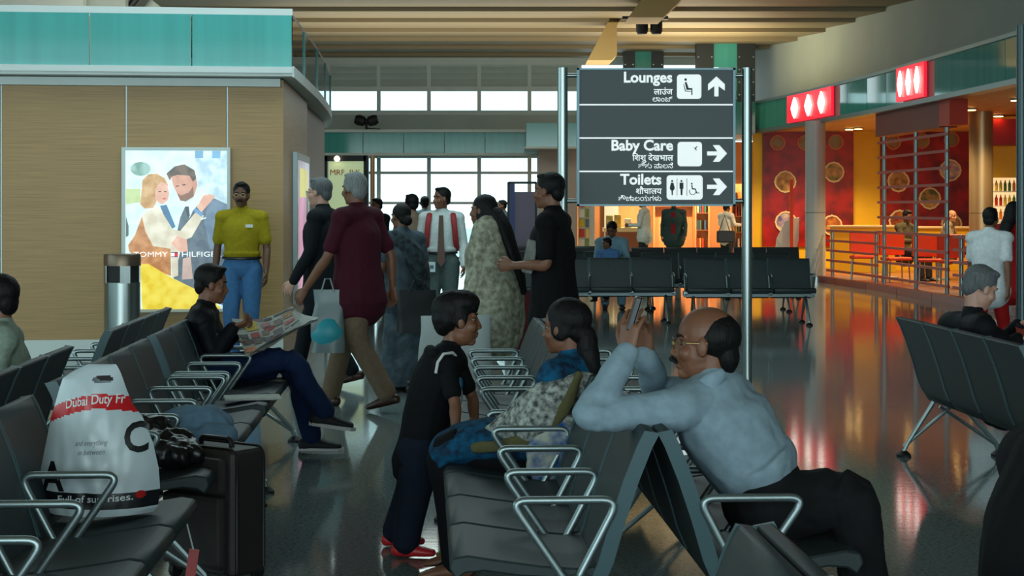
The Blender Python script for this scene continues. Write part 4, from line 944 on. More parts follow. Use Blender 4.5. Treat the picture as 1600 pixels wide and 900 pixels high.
# woman in blue
o = V((GX(840, 7.0), 7.0, 0)); p = lambda x, y, Y=7.0: W(x, y, Y)-o
J = dict(s=.93, pel=p(893, 697), wai=p(898, 660), che=p(900, 610), nec=p(896, 562), head=p(882, 512), sL=p(866, 590, 6.84), sR=p(918, 586, 7.16), eL=p(838, 650, 6.80), eR=p(880, 655, 7.2), wL=p(775, 672, 6.92), wR=p(800, 668, 7.15),
         hL=p(880, 712, 6.92), hR=p(884, 710, 7.08), kL=p(700, 703, 6.95), kR=p(712, 698, 7.16), aL=p(716, 846, 6.98), aR=p(722, 838, 7.2), tL=V((-1, -.1, 0)), tR=V((-1, 0, 0)))
J['aL'].z = .075; J['aR'].z = .075
J['handL'] = (V((-1, .1, -.1)), V((0, 0, -1)), V((0, 1, 0)), .4); J['handR'] = (V((-1, .1, -.1)), V((0, 0, -1)), V((0, -1, 0)), .4)
M_KURTA = cloth('blue_kurta', (14, 92, 130), var=0, col2=(26, 44, 66), scale=26); M_SHAWL = cloth('printed_shawl', (190, 196, 188), var=0, col2=(70, 78, 78), scale=42); M_SALW = cloth('black_salwar', (18, 18, 21))
wom, WM = person('woman in blue kurta and printed shawl seated with black ponytail', o, 0, J, face=(-.92, .38, -.05), skin='brown', hair=H_BLACK, hstyle='tail', top=M_KURTA, bottom=M_SALW, barefoot=True, vox=.009, sleeve=1.0, legr=1.15, fat=1.02, wr=.006)
q = MB(); limb(q, [WM @ V((0, -.10, -.03)), p(918, 545, 6.96), p(926, 580, 6.95), p(928, 620, 6.97)], [.04, .045, .035, .012]); new_obj('ponytail', voxel(q, .007, 3, .004, 30), H_BLACK, wom)
q = MB(); limb(q, [p(905, 700, 7.0), p(830, 690, 7.0), p(745, 690, 7.03), p(700, 700, 7.05)], [(.2, .115), (.2, .105), (.2, .09), (.19, .075)], side=(0, 1, 0)); limb(q, [p(700, 700, 7.05), p(690, 720, 7.05)], [(.19, .07), (.18, .03)], side=(0, 1, 0)); new_obj('kurta_skirt', voxel(q, .009, 4, .008, 8), M_KURTA, wom)
q = MB(); limb(q, [p(915, 600, 6.88), p(880, 612, 6.80), p(835, 645, 6.78), p(800, 668, 6.86), p(762, 682, 6.9)], [(.05, .05), (.075, .05), (.095, .05), (.085, .045), (.03, .03)], side=(0, .3, 1)); limb(q, [p(890, 665, 6.79), p(840, 660, 6.80), p(790, 672, 6.83)], [(.05, .035), (.08, .04), (.03, .03)], side=(0, 0, 1)); new_obj('shawl', voxel(q, .008, 4, .012, 9), M_SHAWL, wom)
q = MB(); limb(q, [p(880, 672, 6.76), p(860, 700, 6.75), p(855, 735, 6.76), p(858, 770, 6.78)], [(.07, .03), (.085, .03), (.075, .02), (.03, .015)], side=(1, 0, 0)); new_obj('shawl_end', voxel(q, .008, 4, .01, 9), cloth('printed_shawl_blue', (30, 84, 150), var=0, col2=(186, 190, 176), scale=18), wom)
q = MB(); limb(q, [p(905, 585, 6.79), p(880, 640, 6.745), p(820, 688, 6.775), p(740, 700, 6.81)], [(.02, .015), (.028, .015), (.03, .015), (.022, .014)], side=(0, 0, 1)); new_obj('shawl_border', voxel(q, .007, 3, .004), cloth('olive_border', (96, 92, 62)), wom)
q = MB(); limb(q, [p(722, 846, 7.0), p(702, 866, 7.0), p(684, 866, 7.0)], [(.035, .02), (.036, .012), (.025, .008)], side=(0, 1, 0)); q.build('sandal', mat('gold_sandal', (120, 96, 50), .4), wom, True)
# man with the phone
o = V((GX(1190, 5.5), 5.5, 0)); p = lambda x, y, Y=5.5: W(x, y, Y)-o
J = dict(s=1.0, pel=p(1196, 786), wai=p(1180, 735), che=p(1130, 655), nec=p(1112, 592), head=p(1100, 538), sL=p(1062, 640, 5.36), sR=p(1150, 618, 5.66), eL=p(922, 648, 5.30), eR=p(1030, 610, 5.78), wL=p(980, 552, 5.42), wR=p(1008, 556, 5.60),
         hL=p(1212, 790, 5.42), hR=p(1200, 786, 5.6), kL=p(1330, 782, 5.32), kR=p(1330, 776, 5.62), aL=p(1368, 950, 5.34), aR=p(1370, 940, 5.66), tL=V((1, -.1, 0)), tR=V((1, .1, 0)))
J['aL'].z = .085; J['aR'].z = .085
J['handL'] = (V((.12, .08, 1)), V((.55, .6, 0)), V((-.6, .5, .3)), .28, .5); J['handR'] = (V((-.15, -.12, 1)), V((-.4, -.9, 0)), V((-.8, .2, .3)), .35, .5)
M_SHIRT = cloth('pale_blue_shirt', (134, 156, 168), bump=.1)
phm, PM = person('balding man in pale blue shirt twisting round to hold up a phone', o, 0, J, face=(-1, .04, .02), skin='brown', hair=H_BLACK, hstyle='bald', top=M_SHIRT, bottom=cloth('black_trousers', (24, 25, 27)), shoe=SH_BLK, vox=.0085, glasses=True, mous=True, fat=1.14, wr=.006, legr=1.12, tuck=True)
q = MB(); limb(q, [p(1128, 585, 5.42), p(1110, 597, 5.40), p(1088, 608, 5.42)], [(.022, .012), (.028, .014), (.02, .012)], side=(0, 0, 1)); q.build('collar', M_SHIRT, phm, True)
ph = empty('mobile_phone', W(990, 490, 5.44)); tag(ph, 'black mobile phone held up by the balding man', 'phone')
MM = Matrix.Rotation(.3, 4, 'Y')
MB().box((0, 0, 0), (.02, .062, .11), M=MM).build('phone_body', mat('phone_black', (14, 15, 17), .25), ph, bevel=.004); MB().box((.011, 0, -.002), (.002, .054, .1), M=MM).build('screen', mat('phone_screen', (30, 36, 44), .08), ph)
# newspaper reader
o = V((GX(330, 10.35), 10.35, 0)); p = lambda x, y, Y=10.35: W(x, y, Y)-o
J = dict(s=.98, pel=p(322, 577), wai=p(318, 555), che=p(316, 518), nec=p(320, 482), head=p(331, 445), sR=p(314, 500, 10.18), sL=p(322, 498, 10.52), eR=p(334, 552, 10.12), eL=p(340, 550, 10.6), wR=p(363, 512, 10.2), wL=p(372, 516, 10.5),
         hR=p(328, 579, 10.26), hL=p(330, 579, 10.44), kR=p(452, 566, 10.28), kL=p(456, 578, 10.46), aR=p(508, 636, 10.42), aL=p(488, 680, 10.7), tR=V((1, .1, -.15)), tL=V((1, -.05, 0)))
J['aL'].z = .085; J['kL'].z = .53; J['kR'].z = .60; J['aR'].z = .27
J['handR'] = (V((1, .2, .3)), V((0, .5, 1)), V((-.2, 1, 0)), .9); J['handL'] = (V((1, -.2, .3)), V((0, -.5, 1)), V((-.2, -1, 0)), .9)
rd, RM = person('young man in dark jacket reading a newspaper with crossed legs', o, 0, J, face=(1, .02, -.12), skin='brown', hair=H_BLACK, hstyle='short', top=cloth('dark_navy_jacket', (18, 21, 27), .6), bottom=cloth('blue_jeans', (24, 42, 76)), shoe=mat('black_canvas', (20, 20, 22), .7), sole=mat('white_sole', (190, 190, 186), .6), vox=.009, fat=1.05, wr=.007, hem=.02, legr=1.0)
q = MB(); q.tube([W(361+2*math.sin(a*.7), 512+4*math.cos(a*.7), 10.2+.03*math.sin(a*.7))-o for a in range(9)], .006, 6, True); q.build('wristband', mat('orange_band', (220, 150, 30), .5), rd)
nw = empty('newspaper', W(420, 520, 10.2)); tag(nw, 'open newspaper held by the young man in the dark jacket', 'newspaper')
def sheet(name, cs, m_, par, org, bend=.02, n=8, th=.002):
    b = MB(); vs = []; A, B, C_, D = [V(c)-V(org) for c in cs]; nn = (B-A).cross(D-A).normalized()
    for lay_ in (0, 1):
        for i in range(n+1):
            for j in range(n+1):
                u, v = i/n, j/n; q_ = A.lerp(B, u).lerp(D.lerp(C_, u), v); vs.append(q_+nn*(bend*math.sin(u*PI)-lay_*th+.006*math.sin(v*7+u*4)))
    fs = []; N = (n+1)*(n+1)
    for i in range(n):
        for j in range(n):
            a = i*(n+1)+j; f = (a, a+n+1, a+n+2, a+1); fs += [f, tuple(x+N for x in f[::-1])]
    b.add(vs, fs); return b.build(name, m_, par, True)
def print_mat():
    m = bpy.data.materials.new('newsprint'); m.use_nodes = True; nt = m.node_tree; p_ = nt.nodes['Principled BSDF']; p_.inputs['Roughness'].default_value = .8
    tc = nt.nodes.new('ShaderNodeTexCoord'); mp = nt.nodes.new('ShaderNodeMapping'); mp.inputs['Scale'].default_value = (1, 1, 1)
    vo = nt.nodes.new('ShaderNodeTexVoronoi'); vo.distance = 'CHEBYCHEV'; vo.inputs['Scale'].default_value = 13
    r = nt.nodes.new('ShaderNodeValToRGB'); r.color_ramp.interpolation = 'CONSTANT'
    cols = [(0, (196, 200, 190)), (.42, (150, 110, 100)), (.5, (206, 208, 198)), (.66, (96, 96, 92)), (.76, (200, 190, 170)), (.84, (180, 60, 56)), (.89, (206, 208, 200))]
    e0 = r.color_ramp.elements; e0[0].color = lin(*cols[0][1]); e0[1].position = cols[1][0]; e0[1].color = lin(*cols[1][1])
    for q_, c in cols[2:]: x = e0.new(q_); x.color = lin(*c)
    sep = nt.nodes.new('ShaderNodeSeparateColor'); n2 = nt.nodes.new('ShaderNodeTexNoise'); n2.inputs['Scale'].default_value = 120; mul = nt.nodes.new('ShaderNodeMix'); mul.data_type = 'RGBA'; mul.blend_type = 'MULTIPLY'; mul.inputs[0].default_value = .8
    L = nt.links; L.new(tc.outputs['Object'], mp.inputs[0]); L.new(mp.outputs[0], vo.inputs['Vector']); L.new(vo.outputs['Color'], sep.inputs[0]); L.new(sep.outputs[0], r.inputs[0]); L.new(tc.outputs['Object'], n2.inputs[0])
    L.new(r.outputs[0], mul.inputs[6]); L.new(n2.outputs[0], mul.inputs[7]); L.new(mul.outputs[2], p_.inputs['Base Color']); return m
M_NEWS = print_mat(); org = W(420, 520, 10.2); M_PAPER = mat('plain_newsprint', (196, 202, 196), .8, var=.08, scale=30)
sheet('page', [W(362, 498, 10.55), W(458, 480, 10.75), W(470, 506, 10.2), W(384, 556, 9.95)], M_NEWS, nw, org, .03)
sheet('page', [W(459, 482, 10.73), W(497, 497, 10.9), W(470, 512, 10.4), W(388, 558, 9.97)], M_PAPER, nw, org, .012)
sheet('page', [W(385, 557, 9.96), W(470, 508, 10.2), W(497, 498, 10.9), W(392, 552, 10.2)], M_PAPER, nw, org, .005)
PC = [W(362, 498, 10.55), W(458, 480, 10.75), W(470, 506, 10.2), W(384, 556, 9.95)]; NRM = (PC[1]-PC[0]).cross(PC[3]-PC[0]).normalized()
def page_pt(u, v): return PC[0].lerp(PC[1], u).lerp(PC[3].lerp(PC[2], u), v)+NRM*(.03*math.sin(u*PI)+.006*math.sin(v*7+u*4)+(.003 if NRM.dot(V((0, 0, EYE))-PC[0]) > 0 else -.006))
def patch(u0, u1, v0, v1, c, k_):
    b = MB(); vs = []; fs = []; n = 4
    for i in range(n+1):
        for j in range(n+1): vs.append(page_pt(u0+(u1-u0)*i/n, v0+(v1-v0)*j/n)-org)
    for i in range(n):
        for j in range(n): a = i*(n+1)+j; fs.append((a, a+n+1, a+n+2, a+1))
    b.add(vs, fs); b.build('printed_block', mat('news_block_%d' % k_, c, .8, var=.35, scale=60), nw)
for k_, (u0, u1, v0, v1, c) in enumerate(((.16, .36, .1, .42, (196, 172, 56)), (.03, .15, .5, .62, (70, 62, 56)), (.03, .16, .66, .78, (90, 70, 60)), (.2, .34, .5, .64, (150, 50, 44)), (.2, .34, .68, .8, (100, 84, 76)), (.38, .5, .5, .64, (120, 104, 90)), (.02, .2, .84, .95, (186, 120, 80)), (.5, .62, .08, .2, (60, 56, 60)), (.42, .56, .26, .42, (160, 110, 110)), (.62, .76, .3, .5, (120, 110, 100)), (.66, .9, .06, .14, (70, 66, 66)), (.78, .94, .2, .4, (150, 120, 90)), (.56, .72, .6, .8, (104, 100, 104)), (.78, .94, .5, .62, (170, 90, 96)), (.4, .5, .72, .9, (90, 90, 96)))): patch(u0, u1, v0, v1, c, k_)
ns = empty('folded_newspaper', (-1.46, 9.25, .48)); tag(ns, 'folded newspaper lying on the empty seat beside the reader', 'newspaper')
MB().box((.07, 0, .006), (.3, .2, .012), rz=.2).build('pages', M_PAPER, ns, bevel=.003)
# suited man on the right
o = V((GX(1500, 9.75), 9.75, 0)); p = lambda x, y, Y=9.75: W(x, y, Y)-o
J = dict(s=1.0, pel=p(1556, 592), wai=p(1546, 572), che=p(1528, 533), nec=p(1520, 496), head=p(1532, 450), sR=p(1536, 512, 9.58), sL=p(1486, 508, 9.92), eR=p(1556, 568, 9.55), eL=p(1535, 566, 9.98), wR=p(1590, 530, 9.62), wL=p(1590, 508, 9.86),
         hR=p(1560, 594, 9.66), hL=p(1560, 594, 9.84), kR=p(1672, 620, 9.62), kL=p(1672, 620, 9.9), aR=p(1680, 735, 9.62), aL=p(1680, 735, 9.9), tR=V((1, -.1, 0)), tL=V((1, .1, 0)))
for a in 'LR': J['a'+a].z = .085; J['k'+a].z = .52
J['handR'] = (V((1, .3, 0)), V((0, .3, 1)), V((0, 1, 0)), .5); J['handL'] = (V((1, -.1, .2)), V((0, -.5, -1)), V((0, -1, .3)), .5)
person('grey haired man in black suit seated at the right looking down', o, 0, J, face=(1, .1, -.42), skin='pale', hair=H_SALT, hstyle='short', top=cloth('black_suit', (17, 18, 22), .7), bottom=cloth('black_suit', (17, 18, 22)), shoe=SH_BLK, vox=.009, fat=1.2, wr=.005)
lt = empty('open_booklet', W(1592, 512, 9.75)); tag(lt, 'red and white booklet in the hands of the suited man at the right', 'booklet'); sheet('page', [W(1585, 505, 9.9), W(1625, 508, 9.9), W(1625, 522, 9.65), W(1588, 520, 9.65)], mat('red_cover', (170, 60, 50), .5), lt, lt.location)
# man in checked shirt at the left edge
o = V((GX(-15, 8.2), 8.2, 0)); p = lambda x, y, Y=8.2: W(x, y, Y)-o
J = dict(s=1.0, pel=p(-5, 665), wai=p(-3, 630), che=p(0, 570), nec=p(2, 512), head=p(-6, 470), sL=p(2, 532, 8.02), sR=p(12, 530, 8.38), eL=p(-10, 600, 7.98), eR=p(0, 600, 8.42), wL=p(-60, 625, 8.05), wR=p(-60, 622, 8.35), hL=p(-8, 672, 8.1), hR=p(-8, 672, 8.3), kL=p(-155, 650, 8.1), kR=p(-155, 650, 8.3), aL=p(-160, 780, 8.1), aR=p(-160, 780, 8.3), tL=V((-1, 0, 0)), tR=V((-1, 0, 0)))
for a in 'LR': J['a'+a].z = .085; J['k'+a].z = .52
person('man in pale checked shirt seated facing away at the left edge', o, 0, J, face=(-1, .2, 0), skin='brown', hair=H_BLACK, hstyle='short', top=cloth('pale_green_check', (140, 156, 142), var=.12, scale=60), bottom=cloth('grey_trousers', (60, 62, 66)), shoe=SH_BLK, vox=.010, fat=1.12, sleeve=.5)
# walkers and standing figures
def walker(label, px, Y, h, rz, st=.5, sw=.12, **k):
    J = stand(h, st, sw, k.pop('lean', .02), k.pop('wid', 1.0)); f_ = k.pop('fn', None)
    if f_: f_(J)
    return person(label, (GX(px, Y), Y, 0), rz, J, **k)
walker('older man in maroon shirt and khaki trousers walking left with a plastic bag', 560, 12.9, 1.76, 1.05, .62, .2, hair=H_SILVER, top=cloth('maroon', (66, 20, 34)), bottom=cloth('khaki', (118, 100, 82)), shoe=SH_BRN, sleeve=.5, fat=1.22, wid=1.1, hem=.04, legr=1.15, face=(.25, .95, 0))
walker('grey haired man in black suit with blue collar walking left behind the maroon shirt', 506, 14.6, 1.75, 1.35, .55, .1, skin='pale', hair=H_GREY, top=cloth('charcoal_suit', (22, 27, 32)), bottom=cloth('charcoal_suit', (22, 27, 32)), shoe=SH_BRN, fat=1.18, hem=.08, glasses=True)
def saree(e, h, m_, flare=1.0, top_z=.62, low=.05):
    s = h/1.72; q = MB(); limb(q, [V((0, 0, 1.02*s)), V((0, 0, .8*s)), V((0, 0, .45*s)), V((0, 0, low*s))], [(.155*s, .125*s), (.185*s, .15*s), (.18*s*flare, .17*s*flare), (.2*s*flare, .22*s*flare)], caps=False); new_obj('skirt', voxel(q, .011, 4, .012, 7), m_, e)
w1, _ = walker('woman in grey blue saree with black bun walking away', 630, 14.2, 1.53, .75, .3, .08, hair=H_BLACK, hstyle='bun', top=cloth('grey_blue_saree', (88, 104, 112), var=0, col2=(62, 74, 84), scale=9), bottom=None, shoe=SH_BLK, sleeve=.4, fat=1.15, female=True)
saree(w1, 1.53, MATS['cloth_grey_blue_saree'], 1.1)
q = MB(); limb(q, [V((-.14, -.02, 1.28)), V((0, -.14, 1.1)), V((.15, -.1, .85)), V((.2, 0, .6))], [(.06, .03), (.09, .03), (.11, .04), (.06, .03)], side=(0, 0, 1)); new_obj('saree_drape', voxel(q, .01, 4, .008), cloth('patterned_drape', (70, 84, 90), var=0, col2=(34, 40, 44), scale=20), w1)
w2, _ = walker('woman with long black hair in white patterned shawl walking left', 762, 12.4, 1.59, 1.35, .35, .05, hair=H_BLACK, hstyle='long', top=cloth('white_pattern_shawl', (178, 178, 158), var=0, col2=(120, 118, 100), scale=24), bottom=cloth('cream_trousers', (180, 178, 165)), shoe=SH_BLK, sleeve=1, fat=1.25, hem=.2, female=True)
q = MB(); limb(q, [V((0, -.02, 1.33)), V((0, -.04, 1.1)), V((0, -.05, .85)), V((0, -.06, .62))], [(.2, .13), (.25, .19), (.27, .22), (.24, .2)]); new_obj('shawl', voxel(q, .011, 4, .012, 8), MATS['cloth_white_pattern_shawl'], w2)
q = MB(); limb(q, [V((-.02, -.07, 1.46)), V((-.05, -.13, 1.36)), V((-.08, -.19, 1.22)), V((-.08, -.25, 1.06)), V((-.06, -.28, .9))], [(.07, .05), (.085, .055), (.085, .045), (.07, .035), (.03, .02)], side=(1, 0, 0)); new_obj('hair_length', voxel(q, .009, 4, .003, 40), H_BLACK, w2)
def carry(J): J['eL'] = V((-.22, .0, 1.13)); J['wL'] = V((-.16, .24, 1.12)); J['eR'] = V((.25, -.05, 1.1)); J['wR'] = V((.25, .0, .85))
w3, _ = walker('man in black T-shirt walking left before the sign pole', 866, 11.5, 1.73, 1.3, .3, .1, hair=H_BLACK, top=cloth('black_tee', (12, 13, 15)), bottom=cloth('grey_green_trousers', (78, 88, 84)), shoe=SH_BLK, sleeve=.5, fat=1.12, fn=carry, hem=.05)
ob2 = empty('folded_papers', V((GX(828, 11.45), 11.45, 1.13))); tag(ob2, 'bundle of papers carried by the man in black T-shirt', 'papers'); MB().box((0, 0, .05), (.07, .2, .22), M=Matrix.Rotation(.2, 4, 'Y')).build('pages', cloth('grey_pages', (120, 122, 116), var=.3, scale=14), ob2, bevel=.006)
w4, _ = walker('man in white shirt and brown tie with red backpack straps standing', 690, 18.9, 1.72, PI, .0, .02, hair=H_BLACK, top=cloth('white_shirt', (196, 208, 206)), bottom=cloth('grey_slacks', (74, 90, 88)), shoe=SH_BLK, sleeve=1, tuck=True, belt=SH_BLK, face=(.75, .6, .03), legr=1.1)
q = MB(); q.prism([(-.022, 1.42), (.022, 1.42), (.03, 1.2), (.042, .92), (0, .86), (-.042, .92), (-.03, 1.2)], .012, lambda u, v, t: (u, .146+t+.008*math.sin(v*4), v)); q.build('tie', mat('brown_tie', (92, 66, 56), .6), w4)
for g in (-1, 1):
    q = MB(); limb(q, [V((g*.12, -.06, 1.46)), V((g*.13, .09, 1.42)), V((g*.145, .135, 1.3)), V((g*.16, .1, 1.12)), V((g*.17, 0, 1.04))], [(.03, .012)]*5, side=(1, 0, 0), seg=10); q.build('backpack_strap', mat('red_strap', (150, 36, 40), .6), w4, True)
MB().box((.1, .15, .86), (.075, .01, .11)).build('name_badge', mat('badge', (190, 210, 214), .4), w4); MB().box((.1, .155, .86), (.04, .004, .04)).build('badge_photo', mat('badge_blue', (70, 100, 130), .5), w4)
bp = MB().box((0, -.23, 1.22), (.32, .17, .46)).build('backpack', mat('black_nylon', (24, 24, 28), .6), w4, bevel=.05, seg=3)
w5, _ = walker('moustached man in mustard shirt and light jeans standing by the poster', 378, 16.5, 1.74, PI, .0, .04, skin='dark', hair=H_BLACK, top=cloth('mustard_shirt', (146, 132, 22)), bottom=M_DENIML, shoe=SH_BLK, sleeve=.5, tuck=True, belt=SH_BLK, mous=True, glasses=True, fat=1.06, legr=1.08, wid=1.0)
MB().box((-.09, .135, 1.33), (.07, .01, .03)).build('pocket_paper', mat('white_paper', (210, 214, 210), .7), w5)
walker('man in beige shirt standing far behind the saree woman', 645, 20.5, 1.66, .6, .2, hair=H_BLACK, top=cloth('beige_shirt', (136, 120, 100)), bottom=cloth('dark_slacks', (46, 46, 50)), shoe=SH_BLK, sleeve=.5)
walker('man in pale blue shirt near the far windows', 664, 30, 1.7, .2, .1, hair=H_BLACK, top=cloth('sky_shirt', (140, 164, 178)), bottom=cloth('dark_slacks', (46, 46, 50)), shoe=SH_BLK, vox=.016)
walker('person in dark clothes near the shop sign', 591, 27, 1.65, 2.4, .2, hair=H_BLACK, top=cloth('dark_top', (30, 30, 36)), bottom=cloth('dark_slacks', (46, 46, 50)), shoe=SH_BLK, vox=.016)
walker('distant person in grey before the far windows', 787, 36, 1.66, 2.0, .2, hair=H_BLACK, top=cloth('grey_top', (90, 96, 100)), bottom=cloth('dark_slacks', (46, 46, 50)), shoe=SH_BLK, vox=.016)
walker('youth in white T-shirt hurrying past at the right', 1546, 16.2, 1.5, -.6, .5, .2, hair=H_BLACK, top=cloth('white_tee', (206, 212, 214)), bottom=cloth('red_shorts', (160, 24, 24)), shoe=SH_BLK, sleeve=.5, legcover=.2, fat=1.2)
w6, _ = walker('person in red top and white shorts at the right edge', 1582, 17.6, 1.56, -.9, .4, .1, hair=H_BLACK, hstyle='long', top=cloth('red_top', (168, 26, 26)), bottom=cloth('white_shorts', (206, 210, 208)), shoe=SH_BLK, sleeve=.5, legcover=.45, hem=.1)
def reach(J): J['eL'] = V((-.23, .06, 1.12)); J['wL'] = V((-.18, .3, 1.1)); J['eR'] = V((.23, .06, 1.12)); J['wR'] = V((.18, .3, 1.1))
walker('man in white shirt standing at the bookshop counter', 1007, 39.5, 1.74, 1.2, .0, hair=H_BLACK, top=cloth('white_shirt', (196, 208, 206)), bottom=cloth('dark_slacks', (46, 46, 50)), shoe=SH_BLK, vox=.016, fn=reach, fat=1.15)
w7, _ = walker('person in open dark green jacket over a red shirt in the bookshop', 1053, 39.0, 1.72, PI-.2, .0, skin='dark', hair=H_BLACK, top=cloth('green_jacket', (44, 66, 66)), bottom=cloth('dark_slacks', (46, 46, 50)), shoe=SH_BLK, vox=.016, fat=1.3, wid=1.12, hem=.05)
MB().box((.0, .165, 1.15), (.09, .02, .5)).build('red_shirt_front', cloth('dark_red', (130, 24, 40)), w7)
w8, _ = walker('woman in white blouse with black shoulder bag at the bookshop shelves', 1134, 40.2, 1.62, -.9, .0, hair=H_BLACK, top=cloth('white_blouse', (214, 212, 204)), bottom=cloth('dark_slacks', (46, 46, 50)), shoe=SH_BLK, vox=.016, fn=reach, female=True)
hb_ = empty('shoulder_bag', (GX(1134, 39.85), 39.85, .72)); tag(hb_, 'black shoulder bag of the woman in white blouse', 'bag'); MB().box((0, 0, .12), (.42, .14, .28)).build('bag_body', SH_BLK, hb_, bevel=.03, seg=2); MB().tube([(-.15, 0, .25), (-.02, .05, .62), (.1, .08, .25)], .012, 6).build('strap', SH_BLK, hb_)
def seated(label, px, Y, face_, rz, h=1.0, **k):
    s = h; P = lambda x, y, z: V((x*s, y*s, z*s)); J = dict(s=s, pel=P(0, -.08, .53), wai=P(0, -.1, .66), che=P(0, -.08, .87), nec=P(0, -.06, 1.04), head=P(0, .0, 1.17))
    for a, g in (('R', 1), ('L', -1)):
        J['s'+a] = P(g*.18, -.07, .98); J['e'+a] = P(g*.23, .05, .74); J['w'+a] = P(g*.12, .24, .72); J['h'+a] = P(g*.09, -.08, .52); J['k'+a] = P(g*.12, .36, .52); J['a'+a] = P(g*.12, .38, .085); J['t'+a] = V((g*.1, 1, 0))
    return person(label, (GX(px, Y), Y, k.pop('z', 0)), rz, J, face=face_, **k)
seated('woman in pale blue bending over a child on the cross benches', 956, 26.0, (.3, .8, -.5), PI, hair=H_BLACK, hstyle='bun', top=cloth('pale_blue_top', (130, 168, 184)), bottom=cloth('pale_blue_top', (130, 168, 184)), shoe=SH_BLK, vox=.012)
seated('child in blue held by the woman on the cross benches', 948, 25.5, (.6, .8, -.1), PI-.4, .72, hair=H_BLACK, top=cloth('child_blue', (84, 130, 186)), bottom=M_DENIM, shoe=SH_BLK, vox=.012, z=.13)
seated('diner in black and grey seated behind the tall trellis', 1418, 33.2, (.3, .9, -.2), -2.4, 1.05, hair=H_BLACK, top=cloth('olive_grey', (84, 78, 60)), bottom=cloth('dark_slacks', (46, 46, 50)), shoe=SH_BLK, vox=.013, z=.1)
seated('bald diner in beige shirt seated right of the trellis', 1488, 34.4, (.5, .8, 0), -2.0, 1.05, skin='tan', hair=H_GREY, hstyle='bald', top=cloth('beige_shirt', (136, 120, 100)), bottom=cloth('dark_slacks', (46, 46, 50)), shoe=SH_BLK, vox=.013, z=.1)
# person in black on the nearest bench, only the back in view at the bottom right corner
seated('person in black seen from the side at the bottom right corner', 800+F*1.14/3.36, 3.36, (.1, 1, -.1), -PI/2, hair=H_BLACK, hstyle='short', top=cloth('black_tee', (12, 13, 15)), bottom=cloth('dark_slacks', (46, 46, 50)), shoe=SH_BLK, vox=.010, sleeve=1)
# ---------------------------------------------------------------- bags and luggage
YBG = 5.82; kb_ = YBG/F
bag = empty('duty_free_bag', (GX(157, YBG), YBG, .478)); tag(bag, 'white plastic duty free bag with red band standing on the near left bench', 'bag')
rowsb = [(578, 138, 181), (582, 128, 184), (590, 112, 188), (600, 98, 192), (615, 93, 197), (640, 86, 207), (660, 80, 223), (700, 72, 239), (740, 64, 248), (770, 62, 250), (800, 65, 247), (808, 70, 240)]
def bag_lr(py):
    for (ya, la, ra), (yb, lb_, rb) in zip(rowsb, rowsb[1:]):
        if ya <= py <= yb: t = (py-ya)/(yb-ya); return la+(lb_-la)*t, ra+(rb-ra)*t
    return rowsb[-1][1:]
def bag_pt(px, py, side=-1):
    l, r = bag_lr(py); u = max(0, min(1, (px-l)/(r-l))); t = (808-py)/230
    dep = .105*max(0, (1-t**1.6))**.6+.004
    f = (1-abs(2*u-1)**2.6)
    n1 = noise.noise(V((px*.022, py*.016, 1.3+side)))*.016+noise.noise(V((px*.06, py*.03, 4+side)))*.007
    return V(((px-157)*kb_, side*(dep*f+n1*f), (808-py)*kb_))
NU, NV = 56, 84; b = MB(); vs = []; fs = []; fm = []
for sd in (-1, 1):
    for j in range(NV+1):
        py = 578+230*j/NV; l, r = bag_lr(py)
        for i in range(NU+1): vs.append(bag_pt(l+(r-l)*i/NU, py, sd))
NN = (NU+1)*(NV+1)
for s_ in (0, 1):
    for j in range(NV):
        for i in range(NU):
            a = s_*NN+j*(NU+1)+i; py = 578+230*(j+.5)/NV; l, r = bag_lr(py); px = l+(r-l)*(i+.5)/NU
            if ((px-164)/15.5)**2+((py-600)/6)**2 < 1: continue
            f = (a, a+1, a+NU+2, a+NU+1); fs.append(f if s_ == 0 else f[::-1])
            yb_ = 636+abs(px-150)*.05-(px-150)*.10+(((px-150)/60)**2)*9
            fm.append(1 if abs(py-yb_+2) < 11 and s_ == 0 else (2 if 772 < py < 796 and s_ == 0 else 0))
b.add(vs, fs); me = bpy.data.meshes.new('bag_body'); me.from_pydata([tuple(v) for v in b.v], [], b.f)
for m_ in (mat('white_polythene', (186, 200, 204), .32, var=.03, scale=5), mat('red_print', (190, 28, 34), .35), mat('black_print', (20, 22, 26), .4)): me.materials.append(m_)
for p_, i in zip(me.polygons, fm): p_.material_index = i; p_.use_smooth = True
new_obj('bag_body', me, None, bag)
def bag_text(s, px, py, wpx, hpx, m_, slope=0.0, sag=0.0, bold=.0, shear=0, flip=False):
    c = bpy.data.curves.new('lettering', 'FONT'); c.body = s; c.size = 1; c.offset = bold; c.shear = shear; c.resolution_u = 3
    o_ = bpy.data.objects.new('lettering', c); COL.objects.link(o_); bpy.context.view_layer.update()
    t = bpy.data.meshes.new_from_object(o_.evaluated_get(bpy.context.evaluated_depsgraph_get())); bpy.data.objects.remove(o_)
    bm = bmesh.new(); bm.from_mesh(t); bmesh.ops.subdivide_edges(bm, edges=[e for e in bm.edges if e.calc_length() > .2], cuts=2); bm.to_mesh(t); bm.free()
    wd = max(v.co.x for v in t.vertices)
    for v in t.vertices:
        x = px+v.co.x/wd*wpx; y = py-v.co.y*hpx+slope*(x-px)+sag*((x-px-wpx/2)/50)**2
        q_ = bag_pt(x, min(807, y)); v.co = q_+V((0, -.0025, 0))
    new_obj('lettering', t, m_, bag)
M_WT = mat('white_print', (214, 220, 220), .4); M_BT = MATS['black_print']; M_GT = mat('grey_print', (110, 120, 124), .5)
bag_text('Dubai Duty Fr', 108, 641, 90, 20, M_WT, -.09, 5, .012); bag_text('and everything', 128, 700, 50, 12, M_GT, -.04, 0, 0, .3); bag_text('in between', 132, 714, 42, 12, M_GT, -.04, 0, 0, .3)
